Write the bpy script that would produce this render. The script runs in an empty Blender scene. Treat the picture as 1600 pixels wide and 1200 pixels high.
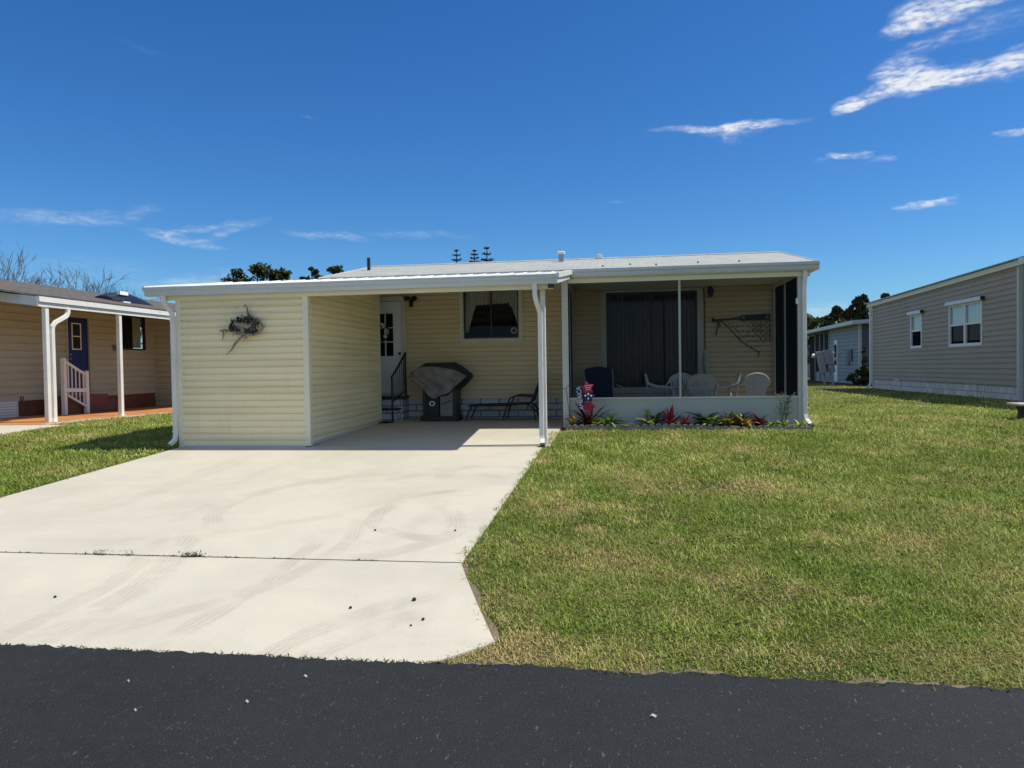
import bpy, math, random
import numpy as np
from mathutils import Vector, Matrix
random.seed(7); rng = np.random.default_rng(7)
S = bpy.context.scene
COL = S.collection
R = math.radians
PI = math.pi

# ------------------------------------------------------------------ helpers
def tag(o, label=None, cat=None, group=None, kind=None):
    if label: o['label'] = label
    if cat: o['category'] = cat
    if group: o['group'] = group
    if kind: o['kind'] = kind
    return o

def thing(name, label, cat, loc=(0, 0, 0), rotz=0, group=None):
    o = bpy.data.objects.new(name, None); COL.objects.link(o)
    o.empty_display_size = .1
    o.location = loc; o.rotation_euler = (0, 0, rotz)
    o['org'] = tuple(loc) if rotz == 0 else (0, 0, 0)
    o['wm'] = 1 if rotz == 0 else 0
    return tag(o, label, cat, group)

def root_org(o):
    while o.parent: o = o.parent
    return Vector(o['org']) if 'org' in o else Vector((0, 0, 0))

class MB:
    def __init__(s): s.v = []; s.f = []; s.m = []; s.cm = 0
    def vs(s, pts):
        n = len(s.v); s.v.extend([tuple(p) for p in pts]); return n
    def face(s, *idx): s.f.append(tuple(idx)); s.m.append(s.cm)
    def poly(s, pts):
        n = s.vs(pts); s.face(*range(n, n + len(pts)))
    def hexa(s, p):     # 8 points: bottom 4, top 4
        n = s.vs(p)
        for q in ((0, 3, 2, 1), (4, 5, 6, 7), (0, 1, 5, 4), (1, 2, 6, 5), (2, 3, 7, 6), (3, 0, 4, 7)):
            s.face(*[n + i for i in q])
    def box(s, x0, x1, y0, y1, z0, z1):
        s.hexa([(x0, y0, z0), (x1, y0, z0), (x1, y1, z0), (x0, y1, z0), (x0, y0, z1), (x1, y0, z1), (x1, y1, z1), (x0, y1, z1)])
    def bar(s, a, b, w, h, up=(0, 0, 1)):   # rectangular bar a->b
        a = Vector(a); b = Vector(b); d = (b - a).normalized(); up = Vector(up)
        if abs(d.dot(up)) > .98: up = Vector((0, 1, 0))
        sd = d.cross(up).normalized() * (w / 2); u2 = sd.cross(d).normalized() * (h / 2)
        s.hexa([a - sd - u2, a + sd - u2, b + sd - u2, b - sd - u2, a - sd + u2, a + sd + u2, b + sd + u2, b - sd + u2])
    def tube(s, path, r, n=8, cap=True):
        path = [Vector(p) for p in path]
        rs = r if isinstance(r, (list, tuple)) else [r] * len(path)
        up = Vector((0, 0, 1)); rings = []
        prev = None
        for i, p in enumerate(path):
            d = (path[min(i + 1, len(path) - 1)] - path[max(i - 1, 0)]).normalized()
            if prev is None:
                a = d.cross(up)
                if a.length < .05: a = d.cross(Vector((1, 0, 0)))
            else:
                a = prev - d * prev.dot(d)
                if a.length < 1e-4: a = d.cross(up)
            a.normalize(); prev = a; b = d.cross(a)
            rings.append(s.vs([p + (a * math.cos(2 * PI * k / n) + b * math.sin(2 * PI * k / n)) * rs[i] for k in range(n)]))
        for i in range(len(rings) - 1):
            for k in range(n):
                k2 = (k + 1) % n
                s.face(rings[i] + k, rings[i] + k2, rings[i + 1] + k2, rings[i + 1] + k)
        if cap:
            s.face(*[rings[0] + k for k in range(n)][::-1]); s.face(*[rings[-1] + k for k in range(n)])
    def rtube(s, path, w, h, side=(1, 0, 0)):  # rectangular section tube along a path
        path = [Vector(p) for p in path]; sd0 = Vector(side); rings = []
        for i, p in enumerate(path):
            d = (path[min(i + 1, len(path) - 1)] - path[max(i - 1, 0)]).normalized()
            sd = (sd0 - d * sd0.dot(d)).normalized(); u = d.cross(sd)
            rings.append(s.vs([p - sd * w / 2 - u * h / 2, p + sd * w / 2 - u * h / 2, p + sd * w / 2 + u * h / 2, p - sd * w / 2 + u * h / 2]))
        for i in range(len(rings) - 1):
            for k in range(4):
                k2 = (k + 1) % 4; s.face(rings[i] + k, rings[i] + k2, rings[i + 1] + k2, rings[i + 1] + k)
        s.face(*[rings[0] + k for k in (3, 2, 1, 0)]); s.face(*[rings[-1] + k for k in range(4)])
    def prism(s, pts, off):                # planar polygon extruded by vector
        off = Vector(off); n = s.vs(pts); k = len(pts); m = s.vs([Vector(p) + off for p in pts])
        s.face(*range(n, n + k)); s.face(*range(m + k - 1, m - 1, -1))
        for i in range(k):
            j = (i + 1) % k; s.face(n + i, m + i, m + j, n + j)
    def lathe(s, c, prof, n=16):           # prof: (r,z)
        rings = [s.vs([(c[0] + r * math.cos(2 * PI * k / n), c[1] + r * math.sin(2 * PI * k / n), c[2] + z) for k in range(n)]) for r, z in prof]
        for i in range(len(rings) - 1):
            for k in range(n):
                k2 = (k + 1) % n; s.face(rings[i] + k, rings[i] + k2, rings[i + 1] + k2, rings[i + 1] + k)
    def build(s, name, mats, parent=None, smooth=False, bevel=0):
        org = root_org(parent) if parent is not None else Vector((0, 0, 0))
        me = bpy.data.meshes.new(name)
        me.from_pydata([tuple(Vector(p) - org) for p in s.v], [], s.f)
        if not isinstance(mats, (list, tuple)): mats = [mats]
        for m in mats: me.materials.append(m)
        if len(mats) > 1: me.polygons.foreach_set('material_index', s.m)
        if smooth: me.polygons.foreach_set('use_smooth', [True] * len(me.polygons))
        me.update()
        o = bpy.data.objects.new(name, me); COL.objects.link(o)
        if parent is not None: o.parent = parent
        if bevel:
            b = o.modifiers.new('bevel', 'BEVEL'); b.width = bevel; b.segments = 2; b.limit_method = 'ANGLE'
        return o

class PL:      # a vertical plane: a along, d outward, z up
    def __init__(s, p0, u, n): s.p = Vector((p0[0], p0[1], 0)); s.u = Vector((u[0], u[1], 0)).normalized(); s.n = Vector((n[0], n[1], 0)).normalized()
    def P(s, a, d, z): q = s.p + s.u * a + s.n * d; return Vector((q.x, q.y, z))
    def box(s, mb, a0, a1, d0, d1, z0, z1):
        P = s.P
        mb.hexa([P(a0, d0, z0), P(a1, d0, z0), P(a1, d1, z0), P(a0, d1, z0), P(a0, d0, z1), P(a1, d0, z1), P(a1, d1, z1), P(a0, d1, z1)])

def siding(mb, pl, a0, a1, z0, z1, step, openings=(), proj=.028, top=None, ztop=None):
    """clapboard courses; top: optional f(a)->z scale for raked tops"""
    nz = max(1, round((z1 - z0) / step))
    st = (z1 - z0) / nz
    for k in range(nz):
        za, zb = z0 + k * st, z0 + (k + 1) * st
        cuts = sorted({za, zb, za + .6 * st, za + .68 * st, za + .76 * st, *[q for o in openings for q in (o[2], o[3]) if za < q < zb]})
        for c0, c1 in zip(cuts[:-1], cuts[1:]):
            mid = (c0 + c1) / 2
            iv = [(a0, a1)]
            for o in openings:
                if o[2] < mid < o[3]:
                    iv = [p for (s_, e) in iv for p in ((s_, min(e, o[0])), (max(s_, o[1]), e)) if p[1] - p[0] > 1e-4]
            def f(z):
                t_ = (z - za) / st
                return float(np.interp(t_, [0, .60, .68, .76, 1], [proj, proj * .80, proj * .62, .10 * proj, .06 * proj]))
            if ztop: iv = [(s0 + (e0 - s0) * i / 24, s0 + (e0 - s0) * (i + 1) / 24) for s0, e0 in iv for i in range(24)]
            for s_, e in iv:
                if ztop and min(ztop(s_), ztop(e)) < c0: continue
                g = (lambda a, z: z0 + (z - z0) * top(a)) if top else ((lambda a, z: min(z, ztop(a))) if ztop else (lambda a, z: z))
                d0, d1 = f(c0), f(c1)
                mb.poly([pl.P(s_, d0, g(s_, c0)), pl.P(e, d0, g(e, c0)), pl.P(e, d1, g(e, c1)), pl.P(s_, d1, g(s_, c1))])
                if c0 == za:
                    mb.poly([pl.P(s_, .0, g(s_, c0)), pl.P(e, .0, g(e, c0)), pl.P(e, d0, g(e, c0)), pl.P(s_, d0, g(s_, c0))])

def np_mesh(name, verts, faces, mat, parent=None, attrs=None, smooth=False):
    """faces: list of arrays (m,k)"""
    me = bpy.data.meshes.new(name)
    org = root_org(parent) if parent is not None else Vector((0, 0, 0))
    verts = np.asarray(verts, np.float32) - np.array(org, np.float32)
    me.vertices.add(len(verts)); me.vertices.foreach_set('co', verts.ravel())
    loops = np.concatenate([f.ravel() for f in faces]).astype(np.int32)
    cnt = np.concatenate([np.full(len(f), f.shape[1]) for f in faces]).astype(np.int32)
    me.loops.add(len(loops)); me.loops.foreach_set('vertex_index', loops)
    me.polygons.add(len(cnt))
    st = np.zeros(len(cnt), np.int32); st[1:] = np.cumsum(cnt)[:-1]
    me.polygons.foreach_set('loop_start', st)
    me.polygons.foreach_set('loop_total', cnt)
    if attrs:
        for k, a in attrs.items():
            at = me.attributes.new(k, 'FLOAT', 'POINT'); at.data.foreach_set('value', a.astype(np.float32))
    me.materials.append(mat)
    me.update(calc_edges=True); me.validate()
    o = bpy.data.objects.new(name, me); COL.objects.link(o)
    if parent is not None: o.parent = parent
    return o

# ------------------------------------------------------------------ node helper
class NT:
    def __init__(s, nt): s.t = nt; s.n = nt.nodes; s.l = nt.links
    def new(s, typ, **kw):
        n = s.n.new(typ)
        for k, v in kw.items(): setattr(n, k, v)
        return n
    def put(s, sock, v):
        if hasattr(v, 'is_linked') or hasattr(v, 'links'): s.l.new(v, sock)
        else:
            if sock.type == 'RGBA' and len(v) == 3: v = (*v, 1)
            sock.default_value = v
    def math(s, op, a, b=None, c=None, clamp=False):
        n = s.new('ShaderNodeMath', operation=op); n.use_clamp = clamp
        for i, v in enumerate((a, b, c)):
            if v is not None: s.put(n.inputs[i], v)
        return n.outputs[0]
    def vm(s, op, a, b=None):
        n = s.new('ShaderNodeVectorMath', operation=op); s.put(n.inputs[0], a)
        if b is not None: s.put(n.inputs[1], b)
        return n.outputs['Value'] if op in ('DOT_PRODUCT', 'LENGTH', 'DISTANCE') else n.outputs[0]
    def noise(s, vec, scale, detail=4, rough=.55, dist=0, col=False):
        n = s.new('ShaderNodeTexNoise'); s.put(n.inputs['Vector'], vec)
        n.inputs['Scale'].default_value = scale; n.inputs['Detail'].default_value = detail
        n.inputs['Roughness'].default_value = rough; n.inputs['Distortion'].default_value = dist
        return n.outputs[1] if col else n.outputs[0]
    def smooth(s, v, a, b, lo=0., hi=1.):
        n = s.new('ShaderNodeMapRange', interpolation_type='SMOOTHSTEP'); s.put(n.inputs[0], v)
        n.inputs[1].default_value = a; n.inputs[2].default_value = b; n.inputs[3].default_value = lo; n.inputs[4].default_value = hi
        return n.outputs[0]
    def mix(s, f, a, b, blend='MIX'):
        n = s.new('ShaderNodeMix', data_type='RGBA', blend_type=blend)
        s.put(n.inputs[0], f); s.put(n.inputs[6], a); s.put(n.inputs[7], b); return n.outputs[2]
    def pos(s): return s.new('ShaderNodeNewGeometry').outputs['Position']
    def objco(s): return s.new('ShaderNodeTexCoord').outputs['Object']
    def mapv(s, v, scale=(1, 1, 1), rot=(0, 0, 0), loc=(0, 0, 0)):
        n = s.new('ShaderNodeMapping'); s.put(n.inputs[0], v)
        n.inputs[1].default_value = loc; n.inputs[2].default_value = rot; n.inputs[3].default_value = scale; return n.outputs[0]
    def bump(s, h, strength=.3, dist=.01):
        n = s.new('ShaderNodeBump'); n.inputs['Strength'].default_value = strength; n.inputs['Distance'].default_value = dist
        s.put(n.inputs['Height'], h); return n.outputs[0]

def newmat(name):
    m = bpy.data.materials.new(name); m.use_nodes = True
    nt = NT(m.node_tree); b = m.node_tree.nodes['Principled BSDF']
    return m, nt, b

def mat(name, col, rough=.5, var=.12, scale=3., bump=0., bscale=60., metal=0., spec=.5, streak=None, dirt=None):
    m, t, b = newmat(name)
    p = t.objco()
    n1 = t.noise(p if streak is None else t.mapv(p, streak), scale, 5, .6)
    c2 = tuple(max(0, c * (1 - var)) for c in col); c1 = tuple(min(1, c * (1 + var * .6)) for c in col)
    c = t.mix(t.smooth(n1, .3, .7), c2, c1)
    if dirt:
        n3 = t.noise(t.mapv(p, (6, 6, .8)), 1.2, 5, .7)
        c = t.mix(t.smooth(n3, .5, .8, 0, dirt[1]), c, dirt[0])
    t.put(b.inputs['Base Color'], c)
    b.inputs['Roughness'].default_value = rough; b.inputs['Metallic'].default_value = metal
    b.inputs['Specular IOR Level'].default_value = spec
    if bump: t.put(b.inputs['Normal'], t.bump(t.noise(p, bscale, 3), bump, .006))
    return m

M = {}
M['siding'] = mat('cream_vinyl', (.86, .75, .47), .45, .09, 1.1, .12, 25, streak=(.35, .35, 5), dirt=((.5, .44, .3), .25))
M['siding_shaded'] = mat('shaded_cream_vinyl', (.64, .53, .33), .5, .06, 1.1, .1, 25)  # cream siding darkened in colour for deep shade under carport and porch
M['cream_trim'] = mat('cream_trim', (.78, .73, .55), .45, .05, 2)
M['white'] = mat('white_aluminium', (.74, .73, .69), .38, .06, 2, dirt=((.42, .42, .40), .5))
M['whiteclean'] = mat('white_paint', (.8, .8, .78), .45, .04, 3)
M['gutter'] = mat('shaded_white_gutter', (.53, .575, .595), .4, .07, 1.5, streak=(.4, 6, 6), dirt=((.4, .42, .42), .4))  # white metal; blue-grey shade of front-facing edges is put into the colour
M['porchgrey'] = mat('grey_porch_panel', (.41, .44, .375), .4, .06, 1.3, dirt=((.36, .38, .38), .5))
M['trimgrey'] = mat('pale_grey_frame', (.56, .56, .52), .45, .05, 2)
M['darkframe'] = mat('dark_bronze_frame', (.02, .018, .016), .35, .1, 4)
M['black'] = mat('black_metal', (.012, .012, .013), .4, .1, 4)
M['void'] = mat('dark_room', (.012, .013, .016), .9, .1, 2)  # near-black paint standing in for the darkness of unlit interiors
M['curtain'] = mat('lace_curtain', (.56, .56, .52), .9, .08, 30)
M['blind'] = mat('vertical_blind', (.30, .30, .30), .6, .08, 3)
M['doorwhite'] = mat('door_paint', (.70, .76, .80), .4, .03, 2)
M['soffit'] = mat('soffit_pan', (.7, .7, .64), .5, .05, 2)
M['brass'] = mat('dull_metal', (.25, .22, .16), .35, .1, 10, metal=.8)
M['wood_dark'] = mat('weathered_dark_wood', (.035, .028, .03), .7, .4, 6, .3, 40)
M['drift'] = mat('grey_driftwood', (.25, .215, .185), .85, .4, 12, .4, 60)
M['nest'] = mat('dark_wire_leaf', (.035, .038, .045), .7, .4, 20)
M['rope'] = mat('net_twine', (.15, .125, .09), .9, .3, 30)
M['resin'] = mat('white_resin', (.74, .73, .70), .38, .05, 3)
M['navy'] = mat('navy_fabric', (.012, .016, .06), .85, .2, 30)
M['chairtube'] = mat('grey_chair_tube', (.5, .52, .52), .35, .05, 4)
M['grillcover'] = mat('grey_grill_cover', (.19, .18, .165), .85, .3, 7, .7, 9)
M['grillblack'] = mat('black_grill_cover', (.02, .021, .028), .65, .2, 5, .3, 14)
M['grilldoor'] = mat('grill_door', (.22, .21, .19), .5, .1, 6)
M['rubber'] = mat('rubber', (.02, .02, .02), .8)
M['sling'] = mat('dark_sling', (.02, .02, .022), .7, .2, 30)
M['lhsiding'] = mat('beige_siding', (.42, .405, .31), .5, .05, 1, .1, 20)
M['lhskirt'] = mat('red_brown_skirting', (.15, .05, .03), .6, .25, 4)
M['deck'] = mat('terracotta_paint', (.50, .22, .075), .6, .12, 2.5, .1, 60)
M['bluedoor'] = mat('royal_blue_door', (.006, .006, .125), .35, .05, 3)
M['rhsiding'] = mat('taupe_siding', (.38, .305, .22), .5, .06, 1, .1, 20)
M['bluesiding'] = mat('blue_grey_siding', (.24, .27, .29), .5, .06, 1)
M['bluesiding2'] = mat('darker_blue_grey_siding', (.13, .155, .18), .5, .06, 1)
M['farwall'] = mat('far_beige', (.5, .47, .42), .7, .1, 1)
M['edging'] = mat('grey_cast_edging', (.25, .24, .20), .9, .35, 9, .4, 60)
M['soil'] = mat('bed_soil', (.085, .068, .05), .95, .5, 14, .6, 50)
M['pole'] = mat('meter_grey', (.36, .36, .35), .45, .08, 3)
M['debris'] = mat('dark_seed_pod', (.02, .016, .012), .8, .3, 30)
M['paintfleck'] = mat('white_fleck', (.42, .42, .40), .7, .2, 30)
M['red'] = mat('red_cloth', (.42, .03, .045), .8, .25, 25)
M['navyflag'] = mat('navy_cloth', (.015, .022, .10), .8, .2, 25)
M['whitecloth'] = mat('white_cloth', (.78, .8, .85), .8, .1, 25)
M['bark'] = mat('grey_bark', (.15, .125, .105), .9, .35, 6, .5, 20)
M['darkbark'] = mat('dark_bark', (.06, .048, .038), .9, .3, 6)
M['skydome'] = mat('black_solar_dome', (.015, .016, .02), .25, .1, 3)
M['foil'] = mat('bright_end_cap', (.85, .85, .85), .3, .05, 3)
M['cap'] = mat('vent_metal', (.4, .4, .39), .4, .2, 6, metal=.6)
M['dust'] = mat('sandy_soil', (.17, .13, .09), .95, .3, 8, .5, 50)
M['palestone'] = mat('pale_stone', (.45, .43, .40), .7, .1, 6)
M['darkstone'] = mat('dark_stone', (.06, .05, .045), .85, .5, 10)

def glass(name, tint=.75, refl=.9, k=1.3):
    m = bpy.data.materials.new(name); m.use_nodes = True; t = NT(m.node_tree); t.n.clear()
    tr = t.new('ShaderNodeBsdfTransparent'); tr.inputs[0].default_value = (tint, tint * 1.02, tint * 1.03, 1)
    gl = t.new('ShaderNodeBsdfGlossy'); gl.inputs['Roughness'].default_value = .02; gl.inputs[0].default_value = (refl, refl, refl, 1)
    t.l.new(t.bump(t.noise(t.objco(), 1.3, 2), .08, .02), gl.inputs['Normal'])
    fr = t.new('ShaderNodeFresnel'); fr.inputs[0].default_value = 1.5
    mx = t.new('ShaderNodeMixShader'); t.l.new(t.math('MULTIPLY', fr.outputs[0], k, clamp=True), mx.inputs[0])
    t.l.new(tr.outputs[0], mx.inputs[1]); t.l.new(gl.outputs[0], mx.inputs[2])
    o = t.new('ShaderNodeOutputMaterial'); t.l.new(mx.outputs[0], o.inputs[0]); return m
M['glass'] = glass('window_glass', .62, .9, .75)
M['glasssoft'] = glass('dull_window_glass', .75, .9, .28)
M['glassdark'] = glass('tinted_glass', .40)

def screen(name, base, graze, pw=1.3, col=(.016, .018, .022)):
    m = bpy.data.materials.new(name); m.use_nodes = True; t = NT(m.node_tree); t.n.clear()
    tr = t.new('ShaderNodeBsdfTransparent'); df = t.new('ShaderNodeBsdfDiffuse'); df.inputs[0].default_value = (*col, 1)
    lw = t.new('ShaderNodeLayerWeight'); lw.inputs[0].default_value = .5
    f = t.math('MULTIPLY_ADD', t.math('POWER', lw.outputs['Facing'], pw), graze, base, clamp=True)
    mx = t.new('ShaderNodeMixShader'); t.l.new(f, mx.inputs[0]); t.l.new(tr.outputs[0], mx.inputs[1]); t.l.new(df.outputs[0], mx.inputs[2])
    o = t.new('ShaderNodeOutputMaterial'); t.l.new(mx.outputs[0], o.inputs[0]); return m
M['screen'] = screen('insect_screen', .42, .55)
M['sidescreen'] = screen('dark_side_screen', .10, 1.6, 2.0)

def brickmat(name, c1, c2, mortar, bw, bh, msize=.012, axis='XZ', rough=.8, bump=.5, grime=None):
    m, t, b = newmat(name)
    p = t.pos(); sp = t.new('ShaderNodeSeparateXYZ'); t.l.new(p, sp.inputs[0])
    cb = t.new('ShaderNodeCombineXYZ')
    src = {'XZ': (0, 2), 'YZ': (1, 2), 'XY': (0, 1), 'YX': (1, 0)}[axis]
    t.l.new(sp.outputs[src[0]], cb.inputs[0]); t.l.new(sp.outputs[src[1]], cb.inputs[1])
    br = t.new('ShaderNodeTexBrick'); t.l.new(cb.outputs[0], br.inputs['Vector'])
    br.inputs['Color1'].default_value = (*c1, 1); br.inputs['Color2'].default_value = (*c2, 1); br.inputs['Mortar'].default_value = (*mortar, 1)
    br.inputs['Scale'].default_value = 1; br.inputs['Mortar Size'].default_value = msize; br.inputs['Brick Width'].default_value = bw; br.inputs['Row Height'].default_value = bh
    br.inputs['Mortar Smooth'].default_value = .1
    nz = t.noise(p, 3.2, 6, .65)
    c = t.mix(t.smooth(nz, .3, .75, 0, .45), br.outputs[0], grime or tuple(x * .7 for x in c1))
    c = t.mix(t.smooth(t.noise(p, 60, 2), .35, .7, 0, .25), c, tuple(x * .6 for x in c1))
    t.put(b.inputs['Base Color'], c); b.inputs['Roughness'].default_value = rough
    h = t.math('SUBTRACT', t.math('MULTIPLY', t.noise(p, 90, 2), .3), br.outputs[1])
    t.put(b.inputs['Normal'], t.bump(h, bump, .008)); return m
M['whiteblock'] = brickmat('white_block_skirting', (.62, .65, .66), (.56, .6, .62), (.05, .05, .055), .40, .135, .012)
M['rhblock'] = brickmat('weathered_white_block', (.80, .74, .64), (.66, .61, .53), (.34, .31, .27), .42, .2, .014, 'YZ', grime=(.30, .27, .21))
M['shingle'] = brickmat('grey_shingles', (.40, .415, .39), (.30, .315, .295), (.235, .245, .235), .30, .15, .010, 'XY', .9, .6, grime=(.46, .48, .46))
M['lhshingle'] = brickmat('brown_shingles', (.13, .12, .105), (.075, .068, .06), (.03, .028, .026), .33, .14, .012, 'YX', .9, .6, grime=(.14, .12, .09))
M['farshingle'] = brickmat('pale_shingles', (.34, .31, .28), (.28, .26, .24), (.18, .17, .16), .4, .2, .012, 'XY', .9, .4)

# ---- concrete drive with tyre scuffs, asphalt, lawn soil
def concrete(name, base=(.55, .52, .445), marks=True, seed=0., k=1.):
    m, t, b = newmat(name)
    p = t.pos(); sp = t.new('ShaderNodeSeparateXYZ'); t.l.new(p, sp.inputs[0])
    p2 = t.vm('MULTIPLY', p, (1., 1., 0.))
    n1 = t.noise(t.mapv(p2, loc=(seed, seed, 0)), .55, 6, .62, .3); n2 = t.noise(p2, 3.5, 5, .65); n3 = t.noise(p2, 140, 2, .6); n4 = t.noise(p2, 22, 4, .7)
    c = t.mix(t.smooth(n1, .3, .7), tuple(x * k for x in (.50, .47, .375)), tuple(x * k for x in (.595, .57, .475)))
    c = t.mix(t.smooth(n1, .48, .62, 0, .28), c, tuple(x * k for x in (.59, .50, .38)))
    c = t.mix(t.smooth(n2, .35, .7, 0, .22), c, tuple(x * k for x in (.44, .42, .365)))
    c = t.mix(t.smooth(n3, .46, .68, 0, .5), c, (.33, .31, .27))
    c = t.mix(t.smooth(t.noise(p2, 260, 2), .60, .68, 0, .45), c, (.16, .15, .13))
    c = t.mix(t.smooth(t.noise(t.mapv(p2, (.5, 2.2, 1), (0, 0, R(12))), 1.6, 6, .68), .52, .75, 0, .24), c, (.40, .37, .32))
    c = t.mix(t.smooth(n4, .62, .78, 0, .3), c, (.40, .37, .31))
    if marks:
        warp = t.vm('ADD', p2, t.vm('MULTIPLY', t.vm('SUBTRACT', t.noise(p2, 1.2, 3, .5, 0, True), (.5, .5, .5)), (.22, .22, 0.)))
        tot = None
        #  centre, radius, width, direction of arc middle, cos half-angle, strength, tread
        for (cx, cy, r, w, dx, dy, ca, st) in (
            (-1.35, 6.75, .93, .10, -1, -.15, .10, .55), (-2.35, 6.2, .95, .11, 1, -.2, .35, .42), (-1.5, 8.5, .55, .12, -.6, .9, .0, .35),
            (-1.1, 8.9, .62, .10, .2, -1, .3, .30), (-2.5, 7.0, 1.45, .12, -1, .1, .45, .40), (-2.2, 6.6, 1.95, .11, -.9, .6, .7, .32),
            (-6.9, 4.2, 3.6, .13, .9, .1, .90, .45), (-7.2, 4.2, 3.65, .10, .9, .05, .90, .35), (-4.4, 5.6, 2.2, .09, .9, -.25, .75, .40),
            (-9.0, 5.0, 6.55, .09, .9, -.05, .985, .4), (-.2, 3.2, 1.75, .10, -.9, .35, .8, .40), (-.35, 3.3, 1.35, .10, -.9, .35, .85, .42),
            (-5.0, 8.5, 3.0, .12, .7, -.8, .85, .28), (-3.3, 9.2, 1.2, .12, .4, -.8, .5, .28), (-5.2, 5.2, 1.1, .12, -.4, -.8, .6, .3)):
            d = t.vm('SUBTRACT', warp, (cx, cy, 0.))
            ln = t.vm('LENGTH', d); q = t.math('ABSOLUTE', t.math('SUBTRACT', ln, r))
            band = t.smooth(q, w * .55, w * 1.1, 1, 0)
            ridge = t.math('MULTIPLY_ADD', t.math('SINE', t.math('ADD', t.math('MULTIPLY', ln, 150.), t.math('MULTIPLY', t.noise(p2, 4, 2), 9.))), .24, .60)
            l2 = math.hypot(dx, dy)
            ang = t.smooth(t.vm('DOT_PRODUCT', t.vm('NORMALIZE', d), (dx / l2, dy / l2, 0.)), ca, ca + (1 - ca) * .35)
            v = t.math('MULTIPLY', t.math('MULTIPLY', band, ridge), t.math('MULTIPLY', ang, st))
            tot = v if tot is None else t.math('MAXIMUM', tot, v)
        brk = t.smooth(t.noise(p2, 2.3, 5, .7), .33, .62)
        c = t.mix(t.math('MULTIPLY', tot, t.math('MULTIPLY', brk, .9, clamp=True)), c, (.23, .20, .17))
        sm = t.math('MULTIPLY', t.smooth(t.noise(t.mapv(p2, (1.6, .35, 1), (0, 0, R(-28))), 1.1, 5, .6), .50, .74), .24)
        c = t.mix(sm, c, (.33, .305, .27))
    t.put(b.inputs['Base Color'], c); b.inputs['Roughness'].default_value = .85; b.inputs['Specular IOR Level'].default_value = .25
    h = t.math('ADD', t.math('MULTIPLY', n3, .5), t.math('MULTIPLY', n2, .6))
    t.put(b.inputs['Normal'], t.bump(h, .22, .006)); return m
M['concrete'] = concrete('broom_concrete')
M['concrete_apron'] = concrete('apron_concrete', seed=3.7, k=1.02)
M['concrete_plain'] = concrete('plain_concrete', marks=False, seed=9.)

m, t, b = newmat('fresh_asphalt'); p = t.vm('MULTIPLY', t.pos(), (1., 1., 0.))
n1 = t.noise(p, .9, 4, .6); n2 = t.noise(p, 170, 3, .7); n3 = t.noise(t.mapv(p, (1, .35, 1), (0, 0, R(25))), 60, 3, .7, .6); n4 = t.noise(p, 11, 5, .7)
c = t.mix(t.smooth(n1, .3, .7), (.0052, .0068, .0080), (.0105, .0122, .0132))
c = t.mix(t.smooth(n4, .35, .75, 0, .4), c, (.018, .0195, .021))
c = t.mix(t.smooth(n2, .50, .66, 0, .55), c, (.062, .066, .068))
c = t.mix(t.smooth(t.noise(p, 95, 2, .5), .30, .42, .6, 0), c, (.004, .0045, .005))
vo = t.new('ShaderNodeTexVoronoi'); t.l.new(p, vo.inputs['Vector']); vo.inputs['Scale'].default_value = 34
vsel = t.math('MULTIPLY', t.smooth(vo.outputs['Distance'], .10, .20, 1, 0), t.smooth(t.noise(p, 30, 1), .58, .62))
c = t.mix(t.math('MULTIPLY', vsel, .4), c, (.16, .16, .16))
c = t.mix(t.smooth(n3, .62, .72, 0, .5), c, (.13, .13, .13))
t.put(b.inputs['Base Color'], c); b.inputs['Roughness'].default_value = .78; b.inputs['Specular IOR Level'].default_value = .35
t.put(b.inputs['Normal'], t.bump(t.math('ADD', t.math('MULTIPLY', n2, .9), t.math('MULTIPLY', n4, .3)), .5, .006)); M['asphalt'] = m

def dryness(t, p2):   # shared patch noise for soil and blades
    a = t.noise(p2, .55, 5, .6, .4); c = t.noise(p2, 2.6, 4, .65)
    return t.math('ADD', t.math('MULTIPLY', a, .62), t.math('MULTIPLY', c, .38))
m, t, b = newmat('lawn_soil'); p = t.vm('MULTIPLY', t.pos(), (1., 1., 0.))
d = dryness(t, p)
c = t.mix(t.smooth(d, .42, .62), (.055, .07, .014), (.20, .15, .065))
c = t.mix(t.smooth(t.noise(p, 35, 5, .7), .35, .7, 0, .55), c, (.06, .065, .022))
c = t.mix(t.smooth(t.noise(p, 110, 3, .7), .5, .72, 0, .6), c, (.32, .28, .14))
t.put(b.inputs['Base Color'], c); b.inputs['Roughness'].default_value = .95; b.inputs['Specular IOR Level'].default_value = .1
t.put(b.inputs['Normal'], t.bump(t.noise(p, 45, 5, .7), .9, .03)); M['lawn'] = m

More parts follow.
